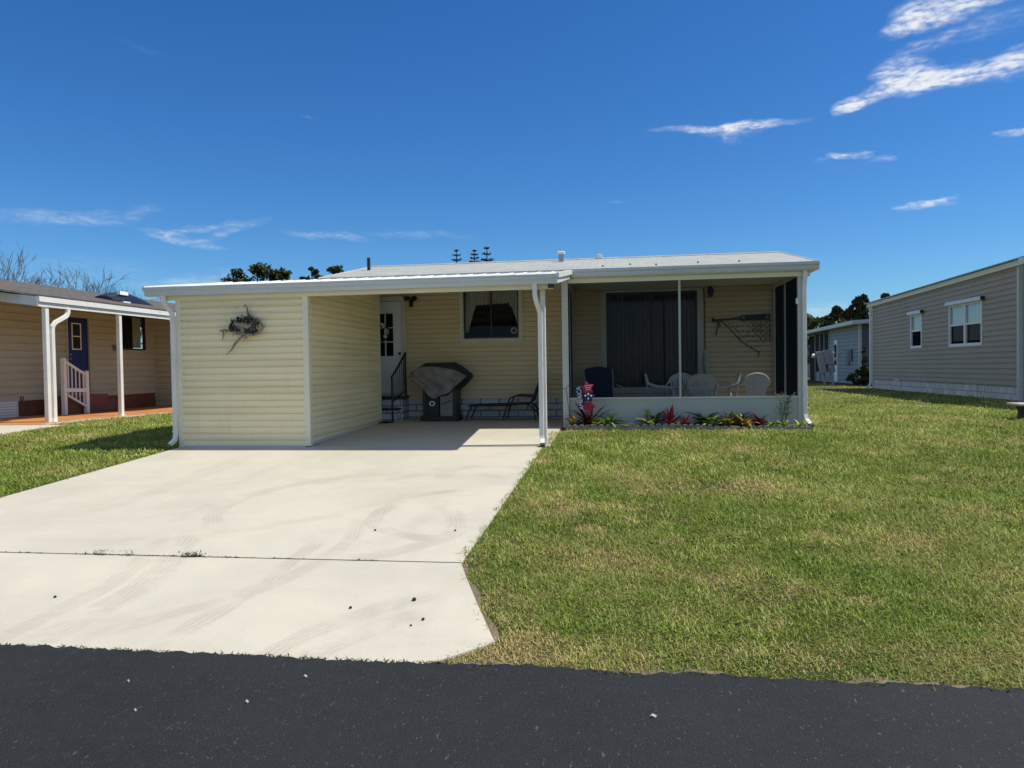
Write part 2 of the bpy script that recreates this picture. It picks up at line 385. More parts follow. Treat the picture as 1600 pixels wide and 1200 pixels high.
def leafmat(name, cols, dry=None, trans=.3, attr='tint', patch=False, rough=.55):
    m = bpy.data.materials.new(name); m.use_nodes = True; t = NT(m.node_tree); t.n.clear()
    at = t.new('ShaderNodeAttribute', attribute_name=attr).outputs['Fac']
    r = t.new('ShaderNodeValToRGB'); t.l.new(at, r.inputs[0]); cr = r.color_ramp
    while len(cr.elements) < len(cols): cr.elements.new(.5)
    for i, cc in enumerate(cols):
        cr.elements[i].position = i / (len(cols) - 1); cr.elements[i].color = (*cc, 1)
    c = r.outputs[0]
    if patch:
        p2 = t.vm('MULTIPLY', t.pos(), (1., 1., 0.)); d = dryness(t, p2)
        a2 = t.new('ShaderNodeAttribute', attribute_name='dry').outputs['Fac']
        f = t.smooth(t.math('ADD', d, t.math('MULTIPLY_ADD', a2, .30, -.15)), .55, .68)
        c = t.mix(f, c, dry)
        g = t.noise(p2, .8, 3, .5, 0); c = t.mix(t.smooth(g, .42, .6, 0, .45), c, (.14, .24, .022))
    df = t.new('ShaderNodeBsdfDiffuse'); t.l.new(c, df.inputs[0])
    tl = t.new('ShaderNodeBsdfTranslucent'); t.l.new(c, tl.inputs[0])
    gl = t.new('ShaderNodeBsdfGlossy'); gl.inputs['Roughness'].default_value = rough; gl.inputs[0].default_value = (.8, .85, .8, 1)
    m1 = t.new('ShaderNodeMixShader'); m1.inputs[0].default_value = trans; t.l.new(df.outputs[0], m1.inputs[1]); t.l.new(tl.outputs[0], m1.inputs[2])
    m2 = t.new('ShaderNodeMixShader'); m2.inputs[0].default_value = .02; t.l.new(m1.outputs[0], m2.inputs[1]); t.l.new(gl.outputs[0], m2.inputs[2])
    o = t.new('ShaderNodeOutputMaterial'); t.l.new(m2.outputs[0], o.inputs[0]); return m
M['grass'] = leafmat('turf_blades', [(.045, .095, .012), (.175, .26, .032), (.36, .42, .085), (.64, .62, .26)], dry=(.56, .43, .20), trans=.3, patch=True)
M['leafgreen'] = leafmat('bed_leaf_green', [(.10, .20, .03), (.26, .40, .06), (.50, .56, .14)])
M['leafdark'] = leafmat('dark_leaf', [(.02, .05, .016), (.045, .085, .025), (.085, .12, .035)], trans=.2)
M['leafred'] = leafmat('red_leaf', [(.10, .008, .016), (.22, .015, .03), (.30, .05, .05)])
M['leafmaroon'] = leafmat('maroon_leaf', [(.03, .008, .014), (.09, .016, .02), (.16, .06, .03)])
M['leafcroton'] = leafmat('croton_leaf', [(.07, .02, .02), (.16, .18, .03), (.52, .42, .08), (.52, .26, .07)])
M['leafyellow'] = leafmat('yellow_green_leaf', [(.14, .20, .03), (.30, .34, .06), (.48, .48, .14)])
M['leafpencil'] = leafmat('pencil_leaf', [(.08, .12, .06), (.17, .22, .12)])
M['treeleaf'] = leafmat('tree_leaf', [(.02, .032, .010), (.042, .058, .016), (.08, .088, .026)], trans=.2)
M['treeolive'] = leafmat('olive_tree_leaf', [(.03, .045, .012), (.07, .085, .02), (.12, .12, .035)], trans=.25)
M['cypress'] = leafmat('dark_conifer', [(.025, .036, .018), (.05, .06, .03), (.085, .085, .05)], trans=.1)

# ------------------------------------------------------------------ terrain
PROF = [(-40, -.42), (0, -.42), (3.7, -.375), (5.3, -.285), (10.5, 0.0), (13, .08), (15, .1), (20, .03), (40, 0), (400, 0)]
def gz(y): return float(np.interp(y, [p[0] for p in PROF], [p[1] for p in PROF]))
def strip(name, outline_fn, ys, mat_, off, thick=.0, kind='structure'):
    """sheet following the ground profile: outline_fn(y) -> (x0, x1)"""
    mb = MB(); n = len(ys); rows = []
    for y in ys:
        x0, x1 = outline_fn(y); k = 7
        rows.append(mb.vs([(x0 + (x1 - x0) * i / (k - 1), y, gz(y) + off) for i in range(k)]))
    for a, b_ in zip(rows[:-1], rows[1:]):
        for i in range(6): mb.face(a + i, a + i + 1, b_ + i + 1, b_ + i)
    if thick:
        for side in (0, 6):
            for (y, a), (y2, b_) in zip(zip(ys, rows), zip(ys[1:], rows[1:])):
                p, q = mb.v[a + side], mb.v[b_ + side]
                mb.poly([p, q, (q[0], q[1], q[2] - thick), (p[0], p[1], p[2] - thick)])
        for r in (rows[0], rows[-1]):
            p, q = mb.v[r], mb.v[r + 6]
            mb.poly([p, q, (q[0], q[1], q[2] - thick), (p[0], p[1], p[2] - thick)])
    o = mb.build(name, mat_); tag(o, kind=kind); return o

ys = sorted(set([-40, -10, 0, 2, 3.2] + [3.7 + .4 * i for i in range(50)] + [24, 30, 40, 60, 100, 200, 400]))
strip('ground', lambda y: (-400, 400), ys, M['lawn'], -.008)
def edge_noise(x): return .035 * math.sin(x * 2.1 + 1) + .03 * math.sin(x * 5.3) + .018 * math.sin(x * 13.7 + 2) + .012 * math.sin(x * 31)
# road with a slightly ragged edge
mb = MB(); xs = [-60, -30, -15, -9] + [-8 + .03 * i for i in range(534)] + [9, 15, 30, 60]
r0 = mb.vs([(x, -7, -.50) for x in xs]); r1 = mb.vs([(x, 1.5, -.385) for x in xs])
def road_edge(x):
    y = 3.635
    if -.95 < x < .2: y += .03 * math.exp(-((x + .45) / .3) ** 2) - .025 * math.exp(-((x - .1) / .2) ** 2)
    return y + (edge_noise(x) * (.35 if x > .3 else .18) + .008 * math.sin(x * 57 + 3 * math.sin(x * 9)) + .006 * math.sin(x * 39) if -8 < x < 8 else 0)
r2 = mb.vs([(x, road_edge(x) - .03, -.345) for x in xs]); r3 = mb.vs([(x, road_edge(x), -.42) for x in xs])
for a, b_ in ((r0, r1), (r1, r2), (r2, r3)):
    for i in range(len(xs) - 1): mb.face(a + i, a + i + 1, b_ + i + 1, b_ + i)
tag(mb.build('road', M['asphalt']), kind='structure')

def drive_R(y):
    if y >= 5.27: return -1.05 - .1 * max(0, min(1, (10 - y) / 4.7))
    u = (5.27 - y) / (5.27 - 3.95)
    return -1.15 + .47 * min(1, u) ** 1.05 if y >= 3.95 else -.68 - .26 * (3.95 - y) / .25
def drive_L(y): return -6.75 if y > 5.27 else -6.75 - .6 * (5.27 - y) / 1.6
strip('driveway', lambda y: (drive_L(y), drive_R(y)), [5.285 + i * .35 for i in range(15)] + [10.5], M['concrete'], .005, .06)
strip('driveway_apron', lambda y: (drive_L(y), drive_R(y)), [3.54, 3.62, 3.7, 3.8, 3.88, 3.95] + [4.05 + i * .15 for i in range(9)] + [5.265], M['concrete_apron'], .005, .06)
strip('carport_slab', lambda y: (-6.75, -.95 if y < 12.955 else 3.2), [10.51, 11, 12, 12.95, 12.96, 13.5, 14.2, 15.0], M['concrete_plain'], .008, .06)

# ------------------------------------------------------------------ the home
SH = []
SPLIT = {'corner_trim', 'newel_post', 'skirting_panel', 'rake_trim', 'roof_patch', 'post_bracket', 'screen_post', 'carport_post', 'strap', 'wall_box',
         'cart_frame', 'end_cap', 'handle', 'rail', 'base_trim', 'cross_bar', 'meter_box', 'step', 'porch_beam', 'baluster', 'flower', 'rosette', 'gutter', 'front_beam', 'white_star', 'roof', 'front_wall', 'side_wall', 'muntin', 'riser', 'shell'}
def part(mb, name, m_, parent, **k):
    if name not in SPLIT: return mb.build(name, m_, parent, **k)
    par = list(range(len(mb.v)))
    def find(a):
        while par[a] != a: par[a] = par[par[a]]; a = par[a]
        return a
    key = {}
    for i, v in enumerate(mb.v):
        q = tuple(round(c, 5) for c in v)
        if q in key: par[find(i)] = find(key[q])
        else: key[q] = i
    for fc_ in mb.f:
        for a in fc_[1:]: par[find(a)] = find(fc_[0])
    groups = {}
    for fc_ in mb.f: groups.setdefault(find(fc_[0]), []).append(fc_)
    if name in ('side_wall', 'front_wall') or len(groups) > 60: return mb.build(name, m_, parent, **k)
    out = None
    for fs in groups.values():
        m2 = MB(); mp_ = {}
        for fc_ in fs:
            for a in fc_:
                if a not in mp_: mp_[a] = len(m2.v); m2.v.append(mb.v[a])
            m2.f.append(tuple(mp_[a] for a in fc_)); m2.m.append(0)
        o_ = m2.build(name, m_, parent, **k); out = out or o_
    return out
home = thing('mobile_home', 'cream vinyl-sided mobile home with a carport, storage room and screened porch', 'house', (-1.2, 15, .1))
FR = PL((0, 15.0), (1, 0), (0, -1))       # main front wall
WIN = (-3.13, -1.96, 1.78, 2.80); SLD = (-.15, 1.67, .72, 2.66); DOR = (-5.28, -4.46, .66, 2.62)
mb = MB(); siding(mb, FR, -5.55, 3.2, .52, 2.95, .1016, [WIN, SLD, DOR]); part(mb, 'wall', M['siding_shaded'], home)
mb = MB(); siding(mb, PL((-5.55, 15), (0, 1), (-1, 0)), 0, 4, .5, 2.95, .1016); siding(mb, PL((3.2, 15), (0, 1), (1, 0)), 0, 4, .5, 2.95, .1016)
siding(mb, PL((-5.55, 19), (1, 0), (0, 1)), 0, 8.75, .5, 2.95, .1016)
mb.poly([(-5.55, 15.02, 2.95), (-5.55, 19, 2.95), (-5.55, 16, 3.45)]); mb.poly([(3.2, 15.02, 2.95), (3.2, 19, 2.95), (3.2, 16, 3.45)])
part(mb, 'side_wall', M['siding_shaded'], home)
mb = MB(); mb.box(-5.54, 3.19, 15.012, 15.03, .0, .52); mb.box(-5.54, 3.19, 18.95, 18.97, .0, .5); part(mb, 'skirting', M['whiteblock'], home)
mb = MB(); mb.box(-5.5, 3.15, 15.9, 15.92, .3, 2.95); mb.box(-5.5, 3.15, 15.06, 15.9, .45, .5); part(mb, 'dark_backing', M['void'], home)

# window with dark frame, sheer curtain
w = MB(); tw = .085
for a0, a1, z0, z1 in ((WIN[0] - tw, WIN[0], WIN[2] - tw, 2.9), (WIN[1], WIN[1] + tw, WIN[2] - tw, 2.9), (WIN[0], WIN[1], WIN[2] - tw, WIN[2])):
    FR.box(w, a0, a1, -.05, .040, z0, z1)
win = part(w, 'window', M['trimgrey'], home)
f_ = MB(); fw = .03; a0, a1, z0, z1 = WIN
for q in ((a0, a0 + fw, z0, z1), (a1 - fw, a1, z0, z1), (a0 + fw, a1 - fw, z0, z0 + fw), (a0 + fw, a1 - fw, z1 - fw, z1), ((a0 + a1) / 2 - .014, (a0 + a1) / 2 + .014, z0 + fw, z1 - fw)):
    FR.box(f_, q[0], q[1], -.05, .006, q[2], q[3])
part(f_, 'frame', M['darkframe'], win)
g_ = MB(); g_.poly([FR.P(a0, -.02, z0), FR.P(a1, -.02, z0), FR.P(a1, -.02, z1), FR.P(a0, -.02, z1)]); part(g_, 'pane', M['glasssoft'], win)
c_ = MB(); nn = 120
prof = [(0, .13), (.05, .14), (.14, .50), (.2, .70), (.5, .71), (.82, .73), (.9, .58), (.97, .32), (1, .32)]
top_ = []; bot_ = []
for i in range(nn + 1):
    u = i / nn; zb = float(np.interp(u, [q[0] for q in prof], [q[1] for q in prof])) + .012 * math.sin(u * 95)
    d = -.09 + .016 * math.sin(u * 110 + 2 * math.sin(u * 9))
    top_.append(c_.vs([FR.P(a0 + .02 + (a1 - a0 - .04) * u, d, z1)])); bot_.append(c_.vs([FR.P(a0 + .02 + (a1 - a0 - .04) * u, d * 1.15, z0 + (z1 - z0) * zb)]))
for i in range(nn): c_.face(bot_[i], bot_[i + 1], top_[i + 1], top_[i])
part(c_, 'curtain', M['curtain'], win, smooth=True)
o_ = MB(); cx, cz = a1 - .11, z0 + .16
o_.tube([FR.P(cx + .055 * math.cos(k * PI / 8), -.04, cz + .055 * math.sin(k * PI / 8)) for k in range(17)], .016, 6, False); part(o_, 'sill_ornament', M['curtain'], win)

# sliding glass door with vertical blinds
w = MB(); tw = .11
for q in ((SLD[0] - tw, SLD[0], .64, SLD[3] + tw), (SLD[1], SLD[1] + tw, .64, SLD[3] + tw), (SLD[0], SLD[1], SLD[3], SLD[3] + tw), (SLD[0], SLD[1], .60, SLD[2])):
    FR.box(w, q[0], q[1], -.05, .040, q[2], q[3])
sld = part(w, 'sliding_door', M['trimgrey'], home)
a0, a1, z0, z1 = SLD; f_ = MB(); mid = (a0 + a1) / 2
for q in ((a0, a0 + .04, z0, z1), (a1 - .04, a1, z0, z1), (a0 + .04, a1 - .04, z0, z0 + .05), (a0 + .04, a1 - .04, z1 - .05, z1), (mid - .03, mid + .03, z0 + .05, z1 - .05)):
    FR.box(f_, q[0], q[1], -.06, .004, q[2], q[3])
part(f_, 'frame', M['darkframe'], sld)
for p0, p1, dd in ((a0, mid, -.03), (mid, a1, -.045)):
    g_ = MB(); g_.poly([FR.P(p0, dd, z0), FR.P(p1, dd, z0), FR.P(p1, dd, z1), FR.P(p0, dd, z1)]); part(g_, 'pane', M['glass'], sld)
b_ = MB()
for i in range(20):
    ac = a0 + .07 + i * .089; an = R(68 + 6 * math.sin(i * 1.7)); dx, dy = .043 * math.cos(an), .043 * math.sin(an)
    b_.poly([FR.P(ac - dx, -.14 - dy, z0 + .03), FR.P(ac + dx, -.14 + dy, z0 + .03), FR.P(ac + dx, -.14 + dy, z1 - .03), FR.P(ac - dx, -.14 - dy, z1 - .03)])
part(b_, 'vertical_blind', M['blind'], sld)

# entry door
w = MB()
for q in ((DOR[0] - .09, DOR[0], .58, DOR[3] + .10), (DOR[1], DOR[1] + .075, .58, DOR[3] + .10), (DOR[0], DOR[1], DOR[3], DOR[3] + .10)):
    FR.box(w, q[0], q[1], -.05, .040, q[2], q[3])
FR.box(w, DOR[0] - .05, DOR[1] + .03, -.05, .06, .58, .655)
dor = part(w, 'entry_door', M['trimgrey'], home)
LT = (-5.20, -4.68, 1.45, 2.36); s_ = MB()
for q in ((DOR[0] + .004, LT[0], .66, DOR[3] - .006), (LT[1], DOR[1] - .004, .66, DOR[3] - .006), (LT[0], LT[1], LT[3], DOR[3] - .006), (LT[0], LT[1], .66, LT[2])):
    FR.box(s_, q[0], q[1], -.045, -.01, q[2], q[3])
FR.box(s_, DOR[0] + .1, DOR[1] - .1, -.012, -.004, .82, 1.30)
part(s_, 'door_leaf', M['doorwhite'], dor)
s_ = MB()
for i in (1, 2): FR.box(s_, LT[0] + (LT[1] - LT[0]) * i / 3 - .011, LT[0] + (LT[1] - LT[0]) * i / 3 + .011, -.04, -.004, LT[2], LT[3])
for i in (1, 2): FR.box(s_, LT[0], LT[1], -.038, -.006, LT[2] + (LT[3] - LT[2]) * i / 3 - .011, LT[2] + (LT[3] - LT[2]) * i / 3 + .011)
part(s_, 'muntin', M['doorwhite'], dor)
g_ = MB(); g_.poly([FR.P(LT[0], -.03, LT[2]), FR.P(LT[1], -.03, LT[2]), FR.P(LT[1], -.03, LT[3]), FR.P(LT[0], -.03, LT[3])]); part(g_, 'pane', M['glass'], dor)
k_ = MB(); k_.tube([FR.P(-4.53, -.01, 1.50), FR.P(-4.53, .03, 1.50), FR.P(-4.53, .04, 1.50), FR.P(-4.53, .075, 1.50)], [.014, .014, .032, .024], 10); part(k_, 'handle', M['black'], dor)

# main roof (front plane, back plane, gable trims)
mb = MB(); EY, EZ, RY, RZ = 12.86, 2.885, 15.8, 3.485; X0, X1 = -5.4, 3.415
sl = (RZ - EZ) / (RY - EY)
mb.hexa([(X0, EY, EZ - .03), (X1, EY, EZ - .03), (X1, RY, RZ - .03), (X0, RY, RZ - .03), (X0, EY, EZ), (X1, EY, EZ), (X1, RY, RZ), (X0, RY, RZ)])
mb.hexa([(X0, RY, RZ - .03), (X1, RY, RZ - .03), (X1, 19.2, RZ - .03 - 3.2 * sl), (X0, 19.2, RZ - .03 - 3.2 * sl), (X0, RY, RZ), (X1, RY, RZ), (X1, 19.2, RZ - 3.2 * sl), (X0, 19.2, RZ - 3.2 * sl)])
roof = part(mb, 'roof', M['shingle'], home)
mb = MB(); mb.hexa([(X0, RY - .12, RZ - .12 * sl + .003), (X1, RY - .12, RZ - .12 * sl + .003), (X1, RY, RZ + .012), (X0, RY, RZ + .012), (X0, RY - .12, RZ - .12 * sl + .010), (X1, RY - .12, RZ - .12 * sl + .010), (X1, RY, RZ + .02), (X0, RY, RZ + .02)]); part(mb, 'ridge_cap', M['shingle'], roof)
mb = MB()
for X in (X0 - .012, X1 + .012):
    mb.bar((X, EY, EZ - .05), (X, RY, RZ - .05), .024, .12); mb.bar((X, RY, RZ - .05), (X, 19.2, RZ - 3.2 * sl - .05), .024, .12)
part(mb, 'rake_trim', M['gutter'], roof)
mb = MB(); mb.box(-.70, 3.42, 12.93, 14.99, 2.735, 2.752); part(mb, 'soffit', M['soffit'], home)
def gutter(x0, x1, yf, zb, zt, dep=.12):
    mb = MB(); h = zt - zb
    pr = [(yf + dep, zt), (yf + dep, zb), (yf + .03, zb), (yf + .015, zb + h * .30), (yf + .012, zb + h * .55), (yf - .012, zb + h * .72), (yf - .015, zt), (yf + .0, zt), (yf + .0, zt - .012), (yf + .02, zt - .02), (yf + dep - .01, zb + .02), (yf + dep - .01, zt)]
    n = len(pr); a = mb.vs([(x0, y, z) for y, z in pr]); b2 = mb.vs([(x1, y, z) for y, z in pr])
    for i in range(n): mb.face(a + i, a + (i + 1) % n, b2 + (i + 1) % n, b2 + i)
    for xx in (x0, x1): mb.poly([(xx + (-.004 if xx == x0 else .004), y, z) for y, z in pr[:8]])
    for xx in [x0 + 2.9 * k for k in range(1, int((x1 - x0) / 2.9) + 1)]:
        mb.box(xx - .02, xx + .02, yf - .019, yf - .0152, zb + h * .70, zt + .003)
    return mb
part(gutter(-.74, 3.445, 12.84, 2.745, 2.872), 'gutter', M['gutter'], home)
# vents on the roof
def zroof(y): return EZ + (y - EY) * sl
mb = MB(); mb.tube([(-5.05, 14.6, 2.95), (-5.05, 14.6, 3.50)], .035, 10); vp = part(mb, 'vent_pipe', M['black'], home)
mb = MB(); y = 15.2; mb.box(-1.12, -1.02, y - .06, y + .06, zroof(y) - .02, zroof(y) + .15); v2 = part(mb, 'roof_vent', M['cap'], home)
mb = MB(); mb.box(-1.15, -.99, y - .08, y + .08, zroof(y) + .15, zroof(y) + .21); part(mb, 'vent_cap', M['whiteclean'], v2, bevel=.02)
mb = MB(); mb.box(-.33, -.23, 15.7, 15.82, zroof(15.76), zroof(15.76) + .09); part(mb, 'roof_vent', M['whiteclean'], home, bevel=.01)
mb = MB()
for (x, y) in ((.3, 13.5), (.75, 13.2), (1.5, 13.4), (2.2, 13.3), (-.2, 13.3)): mb.box(x, x + .03, y, y + .03, zroof(y), zroof(y) + .025)
part(mb, 'roof_patch', M['darkframe'], roof)

# carport roof: white pan sloping down to the front gutter
mb = MB(); CX0, CX1, CY, CZ = -7.17, -.80, 10.36, 2.475; cs = .152
ribs = [CX0 + (CX1 - CX0) * i / 26 for i in range(27)]
yb = 12.88
def zc(y): return CZ + (y - CY) * cs
a = []; 
for y in (CY, yb):
    row = []
    for i, x in enumerate(ribs):
        for dx, dz in ((-.02, 0), (-.012, .010), (.012, .010), (.02, 0)):
            if (i == 0 and dx < 0) or (i == len(ribs) - 1 and dx > 0): continue
            row.append(mb.vs([(x + dx, y, zc(y) + dz)]))
    a.append(row)
for i in range(len(a[0]) - 1): mb.face(a[0][i], a[0][i + 1], a[1][i + 1], a[1][i])
mb.box(CX0, -5.45, yb, 15.0, zc(yb) - .02, zc(yb) + .0)
mb.poly([(CX0, CY, zc(CY) - .075), (CX1, CY, zc(CY) - .075), (CX1, yb, zc(yb) - .09), (CX0, yb, zc(yb) - .09)])
mb.poly([(CX0, yb, zc(yb) - .09), (-.70, yb, zc(yb) - .09), (-.70, 15.0, zc(yb) - .085), (CX0, 15.0, zc(yb) - .085)])
crf = part(mb, 'carport_roof', M['white'], home)
part(gutter(CX0 - .02, CX1, 10.30, 2.36, 2.492), 'gutter', M['gutter'], crf)
mb = MB()   # right and left rake fascias, folded metal with a groove
for X, s in ((CX1, 1), (CX0, -1)):
    mb.hexa([(X, CY - .05, zc(CY) - .115), (X + .02 * s, CY - .05, zc(CY) - .115), (X + .05 * s, yb + .05, zc(yb) - .125), (X, yb + .05, zc(yb) - .125),
             (X, CY - .05, zc(CY) - .045), (X + .02 * s, CY - .05, zc(CY) - .045), (X + .05 * s, yb + .05, zc(yb) - .06), (X, yb + .05, zc(yb) - .06)])
    mb.hexa([(X, CY - .06, zc(CY) - .038), (X + .04 * s, CY - .06, zc(CY) - .038), (X + .09 * s, yb + .05, zc(yb) - .05), (X, yb + .05, zc(yb) - .05),
             (X, CY - .06, zc(CY) + .035), (X + .04 * s, CY - .06, zc(CY) + .035), (X + .09 * s, yb + .05, zc(yb) + .025), (X, yb + .05, zc(yb) + .025)])
part(mb, 'rake_trim', M['white'], crf)
mb = MB(); mb.box(-7.0, -.86, 10.44, 10.52, 2.30, 2.385); part(mb, 'front_beam', M['cream_trim'], crf)
mb = MB(); mb.bar((-.93, 10.40, 2.33), (-.84, 10.40, 2.33), .03, .05); part(mb, 'bracket', M['darkframe'], crf)

# carport post + downspouts
mb = MB(); mb.box(-1.072, -.998, 10.66, 10.735, -.02, 2.36); part(mb, 'carport_post', M['white'], home, bevel=.008)
def downspout(pts, w=.066, d=.055):
    mb = MB(); mb.rtube(pts, w, d, (1, 0, 0)); return mb
mb = downspout([(-1.115, 10.36, 2.37), (-1.115, 10.37, 2.20), (-1.10, 10.40, 2.12), (-1.075, 10.52, 2.02), (-1.07, 10.60, 1.96), (-1.07, 10.61, 1.8), (-1.07, 10.61, .16), (-1.06, 10.59, .10), (-1.05, 10.50, .04)])
ds = part(mb, 'downspout', M['white'], home, bevel=.006)
mb = MB(); mb.rtube([(-1.05, 10.50, .04), (-1.045, 10.455, .012)], .07, .05, (1, 0, 0)); part(mb, 'outlet', M['rubber'], ds)
mb = MB()
for z in (2.03, 1.2): mb.box(-1.108, -1.032, 10.575, 10.579, z - .012, z + .012)
part(mb, 'strap', M['white'], ds)
mb = downspout([(-6.90, 10.36, 2.37), (-6.90, 10.37, 2.28), (-6.885, 10.40, 2.22), (-6.81, 10.44, 2.10), (-6.80, 10.44, 2.0), (-6.80, 10.44, .20), (-6.805, 10.42, .12), (-6.84, 10.34, .05)])
ds = part(mb, 'downspout', M['white'], home, bevel=.006)
mb = MB()
for z in (1.98, .25): mb.box(-6.838, -6.762, 10.405, 10.409, z - .012, z + .012)
part(mb, 'strap', M['white'], ds)
mb = downspout([(3.235, 12.93, 2.76), (3.235, 12.93, 2.62), (3.225, 12.95, 2.5), (3.225, 12.95, .30), (3.24, 12.92, .20), (3.28, 12.83, .12)], .07, .055)
ds = part(mb, 'downspout', M['white'], home, bevel=.006)
mb = MB(); mb.rtube([(3.28, 12.83, .12), (3.30, 12.79, .085)], .075, .055, (1, 0, 0)); part(mb, 'outlet', M['rubber'], ds)

# storage room on the left of the carport
mb = MB(); siding(mb, PL((0, 10.5), (1, 0), (0, -1)), -6.72, -4.66, .03, 2.40, .1016)
rk = lambda a: min(zc(10.5 + a), zc(12.88)) - .10
siding(mb, PL((-4.66, 10.5), (0, 1), (1, 0)), .0, 3.48, .06, 2.86, .1016, ztop=rk); siding(mb, PL((-6.72, 10.5), (0, 1), (-1, 0)), 0, 4.5, .0, 2.86, .1016, ztop=rk)
siding(mb, PL((0, 13.98), (1, 0), (0, 1)), -6.72, -4.66, .06, 2.74, .1016)
room = part(mb, 'storage_room', M['siding'], home)
for x0, x1, y0, y1, z0, z1 in ((-4.69, -4.60, 10.472, 10.56, .02, 2.40), (-6.77, -6.69, 10.472, 10.56, .0, 2.40), (-4.68, -4.632, 13.94, 14.0, .09, 2.75)):
    mb = MB(); mb.box(x0, x1, y0, y1, z0, z1); part(mb, 'corner_trim', M['cream_trim'], room)
mb = MB(); mb.box(-6.69, -4.69, 10.474, 10.49, .0, .035); mb.bar((-4.637, 10.57, .045), (-4.637, 13.93, .125), .012, .05); part(mb, 'base_trim', M['trimgrey'], room)

# screened porch
PFR = PL((0, 13.0), (1, 0), (0, -1))
mb = MB(); PFR.box(mb, -.80, 3.18, -.05, 0, .0, .575); hw = part(mb, 'half_wall', M['porchgrey'], home)
mb = MB(); PFR.box(mb, -.80, 3.18, -.07, .016, .576, .606); part(mb, 'sill_rail', M['trimgrey'], hw)
for (x0, x1, y0, y1, z0, z1) in ((-.915, -.805, 12.94, 13.05, -.02, 2.735), (3.13, 3.215, 12.985, 13.07, .0, 2.735)):
    mb = MB(); mb.box(x0, x1, y0, y1, z0, z1); part(mb, 'porch_post', M['trimgrey'], home)
mb = MB(); PFR.box(mb, 1.128, 1.166, -.045, .006, .607, 2.65); part(mb, 'screen_mullion', M['porchgrey'], home)
mb = MB(); PFR.box(mb, -.80, 3.33, -.05, .02, 2.652, 2.733); mb.box(3.15, 3.34, 13.05, 15.0, 2.66, 2.733); mb.box(-.88, -.80, 13.05, 14.99, 2.66, 2.733); part(mb, 'porch_beam', M['cream_trim'], home)
mb = MB(); mb.poly([(-.80, 13.02, .606), (3.13, 13.02, .606), (3.13, 13.02, 2.655), (-.80, 13.02, 2.655)]); part(mb, 'front_screen', M['screen'], home)
for X, s, nm in ((3.17, 1, 'side_screen'), (-.85, -1, 'side_screen')):
    mb = MB(); mb.poly([(X, 13.07, .50), (X, 14.97, .50), (X, 14.97, 2.66), (X, 13.07, 2.66)]); scr = part(mb, nm, M['sidescreen'], home)
    mb = MB(); mb.box(X - .02, X + .02, 14.05, 14.11, .56, 2.66); mb.box(X - .022, X + .022, 14.93, 14.985, .56, 2.66); mb.box(X - .025, X + .025, 13.07, 14.985, .50, .56); part(mb, 'screen_frame', M['trimgrey'], scr)
    mb = MB(); mb.box(X - .02, X + .02, 13.07, 14.985, .05, .50); part(mb, 'knee_panel', M['siding_shaded'], scr)
mb = MB(); mb.tube([(-.30, 14.965, 2.70), (.2, 14.965, 2.72), (1.0, 14.965, 2.705), (1.70, 14.965, 2.725), (1.80, 14.965, 2.69), (1.815, 14.965, 2.4), (1.815, 14.965, .7)], .009, 5); part(mb, 'cable', M['darkframe'], home)
mb = MB(); mb.box(3.216, 3.24, 12.955, 13.01, 1.86, 1.93); mb.box(3.10, 3.128, 12.97, 13.01, 2.18, 2.28); mb.box(-.925, -.916, 12.96, 13.0, 2.05, 2.10); part(mb, 'post_bracket', M['whiteclean'], home)

# ---- entry steps with black hand rail
st = thing('entry_steps', 'block entry steps with black treads and hand rail below the white door', 'steps', (-4.87, 14.6, .1))
mb = MB(); mb.box(-5.30, -4.36, 14.52, 14.985, .1, .555); mb.box(-5.30, -4.42, 14.22, 14.52, .1, .33); part(mb, 'riser', M['whiteblock'], st)
for q in ((-5.32, -4.33, 14.47, 14.985, .556, .60), (-5.32, -4.38, 14.17, 14.518, .331, .37)):
    mb = MB(); mb.box(*q); part(mb, 'tread', M['black'], st)
mb = MB(); mb.tube([(-4.46, 14.16, .11), (-4.46, 14.16, .99)], .022, 8); mb.tube([(-4.40, 14.93, .60), (-4.40, 14.93, 1.50)], .022, 8)
mb.tube([(-4.46, 14.13, 1.0), (-4.43, 14.5, 1.22), (-4.40, 14.95, 1.52)], .022, 8); mb.tube([(-4.46, 14.16, .50), (-4.40, 14.93, .72)], .014, 6)
for i in range(1, 7):
    u = i / 7; x = -4.46 + .06 * u; y = 14.16 + .77 * u; mb.tube([(x, y, .50 + .22 * u), (x, y, .99 + .51 * u)], .009, 6)
part(mb, 'hand_rail', M['black'], st)
mat_o = MB(); mat_o.box(-5.25, -4.42, 13.78, 14.15, .106, .122)
tag(part(mat_o, 'door_mat', M['rubber'], None), 'flat black door mat on the concrete before the entry steps', 'door mat')

